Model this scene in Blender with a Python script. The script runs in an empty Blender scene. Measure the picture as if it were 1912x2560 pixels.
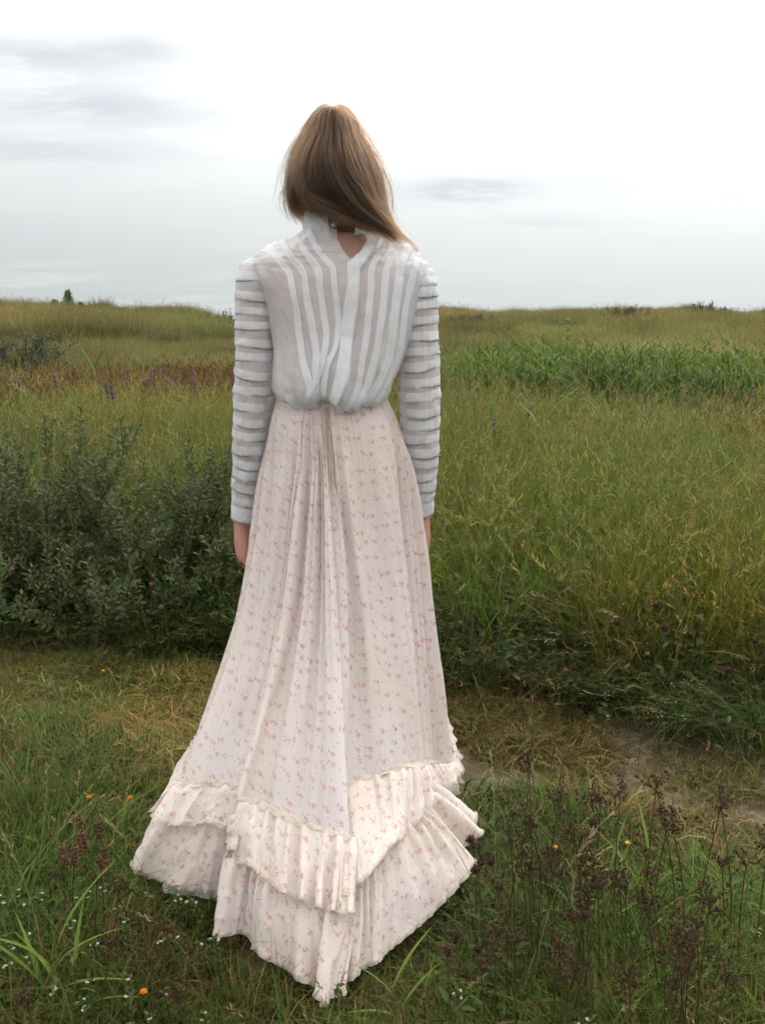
import bpy, bmesh, math
import numpy as np
from mathutils import Vector, Matrix
from mathutils.bvhtree import BVHTree

scene = bpy.context.scene
COL = scene.collection
R = math.radians

# ------------------------------------------------------------------ camera
FPX, CX, CY, PITCH, CAM_H = 2357.0, 956.0, 1280.0, R(11.5), 1.24
cam_d = bpy.data.cameras.new("camera")
cam_d.sensor_fit = 'VERTICAL'
cam_d.angle = 2 * math.atan(1280.0 / FPX)
cam_d.clip_start, cam_d.clip_end = 0.05, 6000
cam = bpy.data.objects.new("camera", cam_d)
cam.location = (0, 0, CAM_H)
cam.rotation_euler = (R(90) - PITCH, 0, 0)
COL.objects.link(cam)
scene.camera = cam

# ------------------------------------------------------------------ light
SUN_AZ, SUN_EL = R(28), R(46)          # sun behind thin cloud, ahead and to the right
world = bpy.data.worlds.new("World")
scene.world = world
world.use_nodes = True
wt = world.node_tree
wt.nodes.clear()


def N(tree, kind, **kw):
    n = tree.nodes.new(kind)
    for k, v in kw.items():
        setattr(n, k, v)
    return n


def mathn(tree, op, a, b=None, c=None, clamp=False):
    n = tree.nodes.new("ShaderNodeMath")
    n.operation = op
    n.use_clamp = clamp
    for i, v in enumerate((a, b, c)):
        if v is None:
            continue
        if isinstance(v, (int, float)):
            n.inputs[i].default_value = v
        else:
            tree.links.new(v, n.inputs[i])
    return n.outputs[0]


def mixc(tree, fac, a, b, blend='MIX'):
    n = tree.nodes.new("ShaderNodeMix")
    n.data_type = 'RGBA'
    n.blend_type = blend
    for s, v in ((n.inputs[0], fac), (n.inputs[6], a), (n.inputs[7], b)):
        if isinstance(v, (int, float)):
            s.default_value = v
        elif isinstance(v, tuple):
            s.default_value = (*v, 1.0) if len(v) == 3 else v
        else:
            tree.links.new(v, s)
    return n.outputs[2]


def smooth(tree, x, lo, hi):
    n = tree.nodes.new("ShaderNodeMapRange")
    n.interpolation_type = 'SMOOTHSTEP'
    tree.links.new(x, n.inputs[0])
    n.inputs[1].default_value, n.inputs[2].default_value = lo, hi
    return n.outputs[0]


def build_world():
    t = wt
    tc = N(t, "ShaderNodeTexCoord")
    sep = N(t, "ShaderNodeSeparateXYZ")
    t.links.new(tc.outputs["Generated"], sep.inputs[0])
    x, y, z = sep.outputs
    sky = N(t, "ShaderNodeTexSky", sky_type='NISHITA')
    sky.sun_disc = False
    sky.sun_elevation = SUN_EL
    sky.sun_rotation = SUN_AZ
    sky.air_density, sky.dust_density, sky.ozone_density = 1.0, 2.5, 1.0
    # cloud deck: direction projected on a flat layer, so streaks crowd towards the horizon
    zz = mathn(t, 'ADD', mathn(t, 'MAXIMUM', z, 0.0), 0.16)
    u = mathn(t, 'DIVIDE', x, zz)
    v = mathn(t, 'DIVIDE', y, zz)
    comb = N(t, "ShaderNodeCombineXYZ")
    t.links.new(mathn(t, 'MULTIPLY', u, 0.85), comb.inputs[0])
    t.links.new(mathn(t, 'MULTIPLY', v, 1.5), comb.inputs[1])
    n1 = N(t, "ShaderNodeTexNoise")
    n1.inputs["Scale"].default_value = 1.15
    n1.inputs["Detail"].default_value = 3
    n1.inputs["Roughness"].default_value = 0.55
    n1.inputs["Distortion"].default_value = 0.5
    t.links.new(comb.outputs[0], n1.inputs["Vector"])
    n2 = N(t, "ShaderNodeTexNoise")
    n2.inputs["Scale"].default_value = 3.4
    n2.inputs["Detail"].default_value = 4
    n2.inputs["Roughness"].default_value = 0.6
    t.links.new(comb.outputs[0], n2.inputs["Vector"])
    wisps = mathn(t, 'ADD', mathn(t, 'MULTIPLY', n1.outputs[0], 0.62), mathn(t, 'MULTIPLY', n2.outputs[0], 0.38))
    grey = smooth(t, wisps, 0.47, 0.66)
    # cloud banks: long soft bars hanging at fixed bearings, broken up by the same noise
    az = mathn(t, 'ARCTAN2', x, y)
    el = mathn(t, 'ARCSINE', z)
    nw = mathn(t, 'MULTIPLY', mathn(t, 'SUBTRACT', n2.outputs[0], 0.5), 0.10)
    bars = None
    for (a0, e0, wa, we, s) in ((-16, 11.4, 8.0, 1.3, 1.0), (-18.5, 13.7, 6.5, .9, .85), (-19, 9.0, 6.0, .8, .75), (-13, 14.6, 3.5, .8, .7), (-21, 17.3, 6.0, 1.3, .7),
                                (-3.4, 15.0, 2.8, 1.0, .65), (4.9, 7.4, 3.6, .75, 1.15), (9.5, 5.6, 3.2, .35, .45)):
        da = mathn(t, 'DIVIDE', mathn(t, 'SUBTRACT', mathn(t, 'ADD', az, nw), R(a0)), R(wa))
        de = mathn(t, 'DIVIDE', mathn(t, 'SUBTRACT', mathn(t, 'ADD', el, mathn(t, 'MULTIPLY', nw, .35)), R(e0)), R(we))
        d = mathn(t, 'ADD', mathn(t, 'MULTIPLY', da, da), mathn(t, 'MULTIPLY', de, de))
        g = mathn(t, 'MULTIPLY', mathn(t, 'EXPONENT', mathn(t, 'MULTIPLY', d, -1.0)), s)
        bars = g if bars is None else mathn(t, 'ADD', bars, g)
    bars = mathn(t, 'MULTIPLY', bars, smooth(t, n2.outputs[0], 0.12, 0.52), clamp=True)
    up = smooth(t, z, 0.0, 0.60)
    white = mixc(t, up, (5.15, 5.5, 5.65), (18.4, 18.1, 17.2))
    # thin cloud glows round the hidden sun
    sdir = (math.sin(SUN_AZ) * math.cos(SUN_EL), math.cos(SUN_AZ) * math.cos(SUN_EL), math.sin(SUN_EL))
    dot = N(t, "ShaderNodeVectorMath", operation='DOT_PRODUCT')
    t.links.new(tc.outputs["Generated"], dot.inputs[0])
    dot.inputs[1].default_value = sdir
    glow = mathn(t, 'POWER', mathn(t, 'MAXIMUM', dot.outputs["Value"], 0.0), 4.0)
    glow = mathn(t, 'ADD', mathn(t, 'MULTIPLY', glow, 0.95), 0.82)
    vm = N(t, "ShaderNodeVectorMath", operation='SCALE')
    t.links.new(white, vm.inputs[0])
    t.links.new(glow, vm.inputs["Scale"])
    shade = mixc(t, mathn(t, 'MULTIPLY', grey, 0.50), vm.outputs[0], (6.1, 6.2, 6.35))
    shade = mixc(t, mathn(t, 'MULTIPLY', bars, 0.92), shade, (5.1, 5.4, 5.75))
    col = mixc(t, 0.94, sky.outputs[0], shade)
    bg = N(t, "ShaderNodeBackground")
    bg.inputs[1].default_value = 0.1
    t.links.new(col, bg.inputs[0])
    out = N(t, "ShaderNodeOutputWorld")
    t.links.new(bg.outputs[0], out.inputs[0])


build_world()
world.cycles.sampling_method = 'MANUAL'
world.cycles.sample_map_resolution = 256
sun_d = bpy.data.lights.new("sun", 'SUN')
sun_d.energy, sun_d.angle, sun_d.color = 1.0, R(24), (1.0, 0.95, 0.88)
sun = bpy.data.objects.new("sun", sun_d)
sun.rotation_euler = Vector((-math.sin(SUN_AZ) * math.cos(SUN_EL), -math.cos(SUN_AZ) * math.cos(SUN_EL), -math.sin(SUN_EL))).to_track_quat('-Z', 'Y').to_euler()
COL.objects.link(sun)
vs = scene.view_settings
vs.view_transform, vs.look, vs.gamma, vs.exposure = 'Standard', 'None', 1.0, 0.45
vs.use_curve_mapping = False
scene.cycles.use_denoising = True
scene.cycles.max_bounces = 5
scene.cycles.diffuse_bounces = 3
scene.cycles.glossy_bounces = 2
scene.cycles.transmission_bounces = 4
scene.cycles.transparent_max_bounces = 24
scene.cycles.use_adaptive_sampling = True
scene.cycles.adaptive_threshold = 0.06
scene.cycles.adaptive_min_samples = 12
scene.cycles.time_limit = 1000
scene.cycles.caustics_reflective = scene.cycles.caustics_refractive = False

# ------------------------------------------------------------------ helpers
S = 1912.0 / 1652.0
cp, sp = math.cos(PITCH), math.sin(PITCH)


def ray(px, py):
    """world direction of a line of sight through photo pixel (px, py), used to take bearings"""
    a, b = (px - CX) / FPX, (CY - py) / FPX
    return np.array([a, cp + b * sp, -sp + b * cp])


def at_y(px, py, Y):
    d = ray(px, py)
    return np.array([0, 0, CAM_H]) + d * (Y / d[1])


def at_z(px, py, Z):
    d = ray(px, py)
    return np.array([0, 0, CAM_H]) + d * ((Z - CAM_H) / d[2])


def q_y(x, y, Y): return at_y(x * S, y * S, Y)
def q_z(x, y, Z): return at_z(x * S, y * S, Z)


def hash2(ix, iy, seed=0):
    h = (ix.astype(np.int64) * 374761393 + iy.astype(np.int64) * 668265263 + seed * 974711) & 0xffffffff
    h = ((h ^ (h >> 13)) * 1274126177) & 0xffffffff
    return ((h ^ (h >> 16)) & 0xffffff) / float(0xffffff)


def vnoise(x, y, seed=0):
    x, y = np.broadcast_arrays(np.asarray(x, float), np.asarray(y, float))
    ix, iy = np.floor(x), np.floor(y)
    fx, fy = x - ix, y - iy
    fx, fy = fx * fx * (3 - 2 * fx), fy * fy * (3 - 2 * fy)
    a, b = hash2(ix, iy, seed), hash2(ix + 1, iy, seed)
    c, d = hash2(ix, iy + 1, seed), hash2(ix + 1, iy + 1, seed)
    return (a + (b - a) * fx) * (1 - fy) + (c + (d - c) * fx) * fy


def fbm(x, y, seed=0, oct=4):
    s, a, tot = 0, 1.0, 0
    for i in range(oct):
        s = s + a * vnoise(np.asarray(x) * 2 ** i + 17.3 * i, np.asarray(y) * 2 ** i - 9.1 * i, seed + i)
        tot += a
        a *= 0.5
    return s / tot


def sstep(x, lo, hi):
    t = np.clip((np.asarray(x, float) - lo) / (hi - lo), 0, 1)
    return t * t * (3 - 2 * t)


def np_mesh(name, verts, quads=None, tris=None, col=None, uv=None, smooth_sh=True):
    verts = np.asarray(verts, np.float32).reshape(-1, 3)
    me = bpy.data.meshes.new(name)
    loops, starts, n = [], [], 0
    if quads is not None and len(quads):
        q = np.asarray(quads, np.int32).reshape(-1, 4)
        loops.append(q.ravel())
        starts.append(np.arange(len(q)) * 4)
        n += q.size
    if tris is not None and len(tris):
        q = np.asarray(tris, np.int32).reshape(-1, 3)
        loops.append(q.ravel())
        starts.append(n + np.arange(len(q)) * 3)
    loops, starts = np.concatenate(loops), np.concatenate(starts)
    me.vertices.add(len(verts))
    me.vertices.foreach_set("co", verts.ravel())
    me.loops.add(len(loops))
    me.loops.foreach_set("vertex_index", loops.astype(np.int32))
    me.polygons.add(len(starts))
    me.polygons.foreach_set("loop_start", starts.astype(np.int32))
    if smooth_sh:
        me.polygons.foreach_set("use_smooth", np.ones(len(starts), bool))
    me.update(calc_edges=True)
    if col is not None:
        a = me.attributes.new("col", 'FLOAT_COLOR', 'POINT')
        c = np.ones((len(verts), 4), np.float32)
        c[:, :3] = col
        a.data.foreach_set("color", c.ravel())
    if uv is not None:
        l = me.uv_layers.new(name="UVMap")
        l.data.foreach_set("uv", np.asarray(uv, np.float32)[loops].ravel())
    me.validate()
    return me


def grid_quads(nr, nc, wrap=False):
    i = np.arange(nr - 1)[:, None]
    j = np.arange(nc if wrap else nc - 1)[None, :]
    j2 = (j + 1) % nc
    return np.stack([i * nc + j, i * nc + j2, (i + 1) * nc + j2, (i + 1) * nc + j], -1).reshape(-1, 4)


def link(name, me, mat=None, parent=None):
    o = bpy.data.objects.new(name, me)
    COL.objects.link(o)
    if mat is not None and me is not None and hasattr(me, "materials") and not me.materials:
        me.materials.append(mat)
    if parent is not None:
        o.parent = parent
    return o


def tag(o, label=None, cat=None, group=None, kind=None):
    for k, v in (("label", label), ("category", cat), ("group", group), ("kind", kind)):
        if v:
            o[k] = v
    return o


def empty(name, loc=(0, 0, 0), rot=(0, 0, 0), scale=1.0):
    o = bpy.data.objects.new(name, None)
    o.empty_display_size = 0.05
    o.location, o.rotation_euler, o.scale = loc, rot, (scale,) * 3
    COL.objects.link(o)
    return o


def resample(pts, n):
    """points spread evenly along a smooth curve through PTS"""
    pts = np.asarray(pts, float)
    d = np.concatenate([[0], np.cumsum(np.linalg.norm(np.diff(pts, axis=0), axis=1) ** .5 + 1e-6)])
    d /= d[-1]
    return crom(pts, d, np.linspace(0, 1, n))


def crom(P, knots, u, closed=False):
    """cubic Hermite curve with finite-difference tangents through P at KNOTS"""
    P, k = np.asarray(P, float), np.asarray(knots, float)
    m = np.zeros_like(P)
    n = len(P)
    for i in range(n):
        if closed:
            pass
        a, b = max(i - 1, 0), min(i + 1, n - 1)
        m[i] = (P[b] - P[a]) / (k[b] - k[a])
    i = np.clip(np.searchsorted(k, u, side='right') - 1, 0, n - 2)
    h = (k[i + 1] - k[i])
    s = ((u - k[i]) / h)
    sh = (slice(None),) + (None,) * (P.ndim - 1)
    s_, h_ = s[sh], h[sh]
    return ((2 * s_ ** 3 - 3 * s_ ** 2 + 1) * P[i] + (s_ ** 3 - 2 * s_ ** 2 + s_) * h_ * m[i]
            + (-2 * s_ ** 3 + 3 * s_ ** 2) * P[i + 1] + (s_ ** 3 - s_ ** 2) * h_ * m[i + 1])


class MB:
    """collects shapes (verts, quads, colours) into one mesh"""
    def __init__(s):
        s.v, s.q, s.c, s.n = [], [], [], 0

    def add(s, v, q, c):
        v = np.asarray(v, float).reshape(-1, 3)
        s.v.append(v)
        s.q.append(np.asarray(q, int).reshape(-1, 4) + s.n)
        s.c.append(np.broadcast_to(np.asarray(c, float), v.shape).copy())
        s.n += len(v)

    def tube(s, pts, rad, c, segs=6, flat=1.0, cap=True):
        pts = np.asarray(pts, float)
        rad = np.broadcast_to(np.asarray(rad, float), (len(pts),))
        tan = np.gradient(pts, axis=0)
        tan /= np.linalg.norm(tan, axis=1)[:, None] + 1e-9
        ref = np.array([0.3, 1, 0.1]) if abs(tan[0, 2]) > .5 else np.array([0, 0.1, 1])
        a = np.cross(tan, ref)
        a /= np.linalg.norm(a, axis=1)[:, None] + 1e-9
        b = np.cross(tan, a)
        th = np.arange(segs) * 2 * math.pi / segs
        v = pts[:, None] + rad[:, None, None] * (np.cos(th)[None, :, None] * a[:, None] + flat * np.sin(th)[None, :, None] * b[:, None])
        s.add(v, grid_quads(len(pts), segs, True), c)

    def blob(s, centre, r, c, nu=6, nv=5, rng=None, rough=0.0):
        th = np.arange(nu) * 2 * math.pi / nu
        ph = np.linspace(0.02, math.pi - 0.02, nv)
        v = np.stack([np.sin(ph)[:, None] * np.cos(th), np.sin(ph)[:, None] * np.sin(th), np.cos(ph)[:, None] * np.ones(nu)], -1)
        if rng is not None and rough:
            v = v * (1 + rough * rng.normal(size=v.shape[:2])[..., None])
        s.add(np.asarray(centre) + v * np.asarray(r), grid_quads(nv, nu, True), c)

    def leaf(s, base, d, nrm, L, w, c, fold=0.25, droop=0.15, rows=4, tip=0.1):
        """a pointed leaf with a midrib fold"""
        d, nrm = np.asarray(d, float), np.asarray(nrm, float)
        d = d / (np.linalg.norm(d) + 1e-9)
        sd = np.cross(d, nrm)
        sd /= np.linalg.norm(sd) + 1e-9
        nrm = np.cross(sd, d)
        t = np.linspace(0, 1, rows)
        ww = w * (np.sin(math.pi * np.clip(t, 0, 1) ** 0.8) * .5 + 0.02)
        ww[-1] = w * 0.03
        mid = np.asarray(base) + d * (t * L)[:, None] - nrm * (droop * L * t ** 2)[:, None]
        l = mid + sd * ww[:, None] + nrm * (fold * ww)[:, None]
        r = mid - sd * ww[:, None] + nrm * (fold * ww)[:, None]
        v = np.stack([l, mid, r], 1)
        s.add(v, grid_quads(rows, 3), c)

    def mesh(s, name):
        return np_mesh(name, np.concatenate(s.v), quads=np.concatenate(s.q), col=np.concatenate(s.c))


# ------------------------------------------------------------------ materials
def new_mat(name):
    m = bpy.data.materials.new(name)
    m.use_nodes = True
    m.node_tree.nodes.clear()
    return m, m.node_tree


def plant_mat(name, tinted, trans=0.36, rough=0.65, spec=0.12):
    m, t = new_mat(name)
    a = N(t, "ShaderNodeAttribute", attribute_name="col")
    c = a.outputs["Color"]
    if tinted:
        b = N(t, "ShaderNodeAttribute", attribute_name="tint")
        b.attribute_type = 'INSTANCER'
        c = mixc(t, 1.0, c, b.outputs["Color"], 'MULTIPLY')
    pr = N(t, "ShaderNodeBsdfPrincipled")
    pr.inputs["Roughness"].default_value = rough
    pr.inputs["Specular IOR Level"].default_value = spec
    tr = N(t, "ShaderNodeBsdfTranslucent")
    mx = N(t, "ShaderNodeMixShader")
    mx.inputs[0].default_value = trans
    t.links.new(c, pr.inputs["Base Color"])
    t.links.new(c, tr.inputs["Color"])
    t.links.new(pr.outputs[0], mx.inputs[1])
    t.links.new(tr.outputs[0], mx.inputs[2])
    o = N(t, "ShaderNodeOutputMaterial")
    t.links.new(mx.outputs[0], o.inputs[0])
    return m


M_GRASS = plant_mat("grass_blades", True)
M_PLANT = plant_mat("plant", False)
M_WILLOW = plant_mat("willow_leaf", False, trans=0.3, rough=0.6, spec=0.15)


def simple_mat(name, col, rough=0.6, spec=0.3, metal=0.0):
    m, t = new_mat(name)
    pr = N(t, "ShaderNodeBsdfPrincipled")
    pr.inputs["Base Color"].default_value = (*col, 1)
    pr.inputs["Roughness"].default_value = rough
    pr.inputs["Specular IOR Level"].default_value = spec
    pr.inputs["Metallic"].default_value = metal
    o = N(t, "ShaderNodeOutputMaterial")
    t.links.new(pr.outputs[0], o.inputs[0])
    return m

# ------------------------------------------------------------------ the skirt's hem lines (bearings taken from the photograph)
#        trim line (x, y, z)     upper flounce edge      lower flounce edge       waist x
SKIRT_COLS = [
    ((459, 1955, .26), (399, 2045, .16), (339, 2165, .055), 600),
    ((490, 1962, .27), (430, 2058, .16), (372, 2194, .05), 612),
    ((525, 1960, .27), (470, 2064, .16), (420, 2205, .05), 625),
    ((560, 1962, .28), (515, 2057, .17), (480, 2212, .05), 640),
    ((600, 1968, .29), (575, 2072, .17), (560, 2228, .05), 655),
    ((636, 1962, .29), (622, 2070, .175), (606, 2232, .05), 662),
    ((603, 1996, .30), (584, 2112, .185), (570, 2292, .06), 664),
    ((600, 2003, .30), (572, 2140, .165), (552, 2335, .05), 666),
    ((650, 2012, .29), (630, 2160, .16), (604, 2332, .05), 676),
    ((705, 2040, .28), (690, 2215, .145), (660, 2382, .045), 684),
    ((760, 2062, .27), (750, 2250, .135), (740, 2436, .04), 690),
    ((820, 2082, .265), (810, 2272, .13), (790, 2466, .035), 696),
    ((875, 2097, .26), (865, 2285, .13), (815, 2508, .035), 704),
    ((866, 2052, .275), (858, 2252, .14), (838, 2480, .03), 706),
    ((852, 1992, .30), (866, 2228, .15), (860, 2462, .03), 708),
    ((881, 1963, .30), (905, 2205, .15), (900, 2428, .035), 712),
    ((925, 1944, .30), (950, 2150, .16), (960, 2385, .04), 722),
    ((974, 1931, .30), (984, 2110, .17), (1030, 2325, .04), 738),
    ((1008, 1921, .30), (1012, 2080, .17), (1104, 2252, .05), 756),
    ((1028, 1917, .29), (1036, 2050, .17), (1183, 2154, .06), 776),
    ((1044, 1915, .28), (1052, 2025, .17), (1166, 2118, .07), 795),
    ((1056, 1912, .27), (1066, 2002, .17), (1197, 2072, .08), 808),
    ((1064, 1911, .25), (1070, 1992, .15), (1126, 2015, .06), 816),
    ((1085, 1910, .2), (1090, 1980, .10), (1092, 2002, .05), 822),
    ((1126, 1903, .17), (1132, 1962, .10), (1134, 1982, .05), 829),
]
AX, AY = -0.122, 2.28            # the wearer's axis on the ground
SKIRT_FRONT = [(.205, 2.34, 100), (.19, 2.50, 125), (.07, 2.64, 155), (-.1, 2.68, 185),
               (-.28, 2.62, 215), (-.42, 2.48, 240), (-.48, 2.30, 255), (-.525, 2.10, 268)]


def skirt_controls():
    T, A, B, ph = [], [], [], []
    for t, a, b, wx in SKIRT_COLS:
        T.append(at_z(t[0], t[1], t[2] - .025)); A.append(at_z(a[0], a[1], a[2] + .02)); B.append(at_z(*b))
        ph.append(math.degrees(math.asin(max(-.999, min(.999, (wx - 713) / 117.5)))))
    ax = np.array([AX, AY, 0])
    for x, y, p in SKIRT_FRONT:
        d = np.array([x, y, 0]) - ax
        T.append(ax + d * .80 + [0, 0, .24]); A.append(ax + d * .92 + [0, 0, .13]); B.append(ax + d + [0, 0, .045])
        ph.append(p)
    return np.array(T), np.array(A), np.array(B), np.radians(ph)


SK_T, SK_A, SK_B, SK_PH = skirt_controls()


def inside_poly(x, y, poly):
    x, y = np.asarray(x), np.asarray(y)
    ins = np.zeros(x.shape, bool)
    n = len(poly)
    for i in range(n):
        x0, y0 = poly[i]
        x1, y1 = poly[(i + 1) % n]
        c = ((y0 > y) != (y1 > y)) & (x < (x1 - x0) * (y - y0) / (y1 - y0 + 1e-12) + x0)
        ins ^= c
    return ins


HEM_POLY = SK_B[:, :2].copy()
_c = HEM_POLY.mean(0)
HEM_IN = _c + (HEM_POLY - _c) * 1.0

# ------------------------------------------------------------------ ground
CREST = np.array([(-500, 668), (-250, 650), (0, 655), (60, 650), (110, 656), (200, 662), (280, 660), (330, 664), (385, 669), (430, 686),
                  (470, 694), (560, 692), (700, 684), (850, 674), (950, 670), (1000, 674), (1060, 680), (1120, 682), (1200, 675),
                  (1300, 674), (1400, 670), (1480, 668), (1530, 671), (1600, 674), (1652, 677), (1900, 672), (2300, 664)], float)
_az, _el = [], []
for x_, y_ in CREST:
    d_ = ray(x_ * S, y_ * S)
    _az.append(math.atan2(d_[0], d_[1]))
    _el.append(math.atan2(d_[2], math.hypot(d_[0], d_[1])))
_az, _el = np.array(_az), np.array(_el)


def path_d(x, y):
    """signed distance across the trodden path, positive on its far side"""
    return y - (2.70 - 0.36 * x + 0.06 * np.sin(x * 3.1 + .6))


def terrain(x, y):
    x, y = np.asarray(x, float), np.asarray(y, float)
    r = np.hypot(x, y)
    az = np.arctan2(x, y)
    back = np.abs(az) > 1.2
    el = np.interp(az, _az, _el)
    rc = np.interp(az, [-.5, -.15, -.05, .1, .5], [40, 44, 52, 58, 60])
    rf = np.interp(az, [-.5, -.2, 0, .15, .5], [13, 13.5, 15, 17, 18])
    zc = CAM_H + np.tan(el + (fbm(az * 70, az * 0, 15, 4) - .5) * R(.8)) * rc - 0.42
    t = np.clip((r - rf) / (rc - rf), 0, 1)
    und = (fbm(x * .11, y * .11, 5, 3) - .5) * 1.3 + (fbm(x * .35, y * .35, 9, 2) - .5) * .45
    h = zc * (0.35 * sstep(t, 0, .35) + .65 * t ** 1.25) + und * np.sin(np.pi * np.clip(t, 0, 1)) * .95
    over = np.clip((r - rc) / 30.0, 0, 1)
    h = h * (1 - sstep(over, 0, 1)) - 1.6 * sstep(over, 0.1, 1)
    h = np.where(back, np.minimum(h, .4 * sstep(r, 6, 30)) * (r < 200) - 1.6 * (r >= 200), h)
    pd = path_d(x, y)
    near = 1 - sstep(r, 5, 9)
    h = h + near * ((fbm(x * 3, y * 3, 21, 3) - .5) * .05 - .035 * np.exp(-(pd / .33) ** 2) + .05 * sstep(pd, .3, 1.0) + (fbm(x * 11, y * 11, 31, 2) - .5) * .018)
    h = np.where(inside_poly(x, y, HEM_IN), np.minimum(h, .005), h)
    return h


def build_ground():
    rr = np.concatenate([np.geomspace(.35, 6, 150), np.geomspace(6.12, 75, 150)[1:], np.geomspace(80, 3500, 26)])
    a_in = np.linspace(-.75, .75, 300)
    a_out = np.linspace(.75, 2 * math.pi - .75, 62)[1:-1]
    aa = np.concatenate([a_in, a_out])
    x = rr[:, None] * np.sin(aa)[None]
    y = rr[:, None] * np.cos(aa)[None]
    z = terrain(x, y)
    v = np.stack([x, y, z], -1).reshape(-1, 3)
    nc = len(aa)
    quads = grid_quads(len(rr), nc, True)
    v = np.vstack([v, [[0, 0, float(terrain(0.0, 0.01))]]])
    c = len(v) - 1
    tris = [[c, (j + 1) % nc, j] for j in range(nc)]
    me = np_mesh("ground", v, quads=quads[:, ::-1], tris=tris)
    pd = path_d(v[:, 0], v[:, 1])
    pv = np.exp(-((pd + .07) / .42) ** 4) * (np.hypot(v[:, 0], v[:, 1]) < 9)
    a = me.attributes.new("trodden", 'FLOAT', 'POINT')
    a.data.foreach_set("value", pv.astype(np.float32))
    m, t = new_mat("soil_and_litter")
    tc = N(t, "ShaderNodeTexCoord")
    n1 = N(t, "ShaderNodeTexNoise"); n1.inputs["Scale"].default_value = 3.0; n1.inputs["Detail"].default_value = 8
    n2 = N(t, "ShaderNodeTexNoise"); n2.inputs["Scale"].default_value = 38.0; n2.inputs["Detail"].default_value = 6
    n3 = N(t, "ShaderNodeTexNoise"); n3.inputs["Scale"].default_value = 0.35; n3.inputs["Detail"].default_value = 5
    for n in (n1, n2, n3):
        t.links.new(tc.outputs["Object"], n.inputs["Vector"])
    base = mixc(t, smooth(t, n1.outputs[0], .4, .62), (.030, .026, .014), (.045, .055, .018))
    base = mixc(t, smooth(t, n2.outputs[0], .52, .72), base, (.10, .078, .04))
    far = mixc(t, smooth(t, n3.outputs[0], .42, .6), (.085, .080, .032), (.05, .062, .024))
    geo = N(t, "ShaderNodeSeparateXYZ")
    t.links.new(tc.outputs["Object"], geo.inputs[0])
    base = mixc(t, smooth(t, geo.outputs[1], 9, 15), base, far)
    at = N(t, "ShaderNodeAttribute", attribute_name="trodden")
    soil = mixc(t, smooth(t, n2.outputs[0], .4, .65), (.09, .070, .046), (.19, .155, .112))
    soil = mixc(t, smooth(t, n1.outputs[0], .35, .6), (.06, .045, .028), soil)
    base = mixc(t, at.outputs["Fac"], base, soil)
    pr = N(t, "ShaderNodeBsdfPrincipled")
    pr.inputs["Roughness"].default_value = .95
    pr.inputs["Specular IOR Level"].default_value = .1
    t.links.new(base, pr.inputs["Base Color"])
    bp = N(t, "ShaderNodeBump"); bp.inputs["Strength"].default_value = .6; bp.inputs["Distance"].default_value = .012
    t.links.new(n2.outputs[0], bp.inputs["Height"])
    t.links.new(bp.outputs[0], pr.inputs["Normal"])
    o = N(t, "ShaderNodeOutputMaterial")
    t.links.new(pr.outputs[0], o.inputs[0])
    g = link("ground", me, m)
    tag(g, "grassy sandy ground with a trodden path rolling up to low dunes", "ground", kind="structure")


build_ground()

# ------------------------------------------------------------------ grass tufts (prototypes for the uncountable masses)
TUFTS = {}


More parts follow.
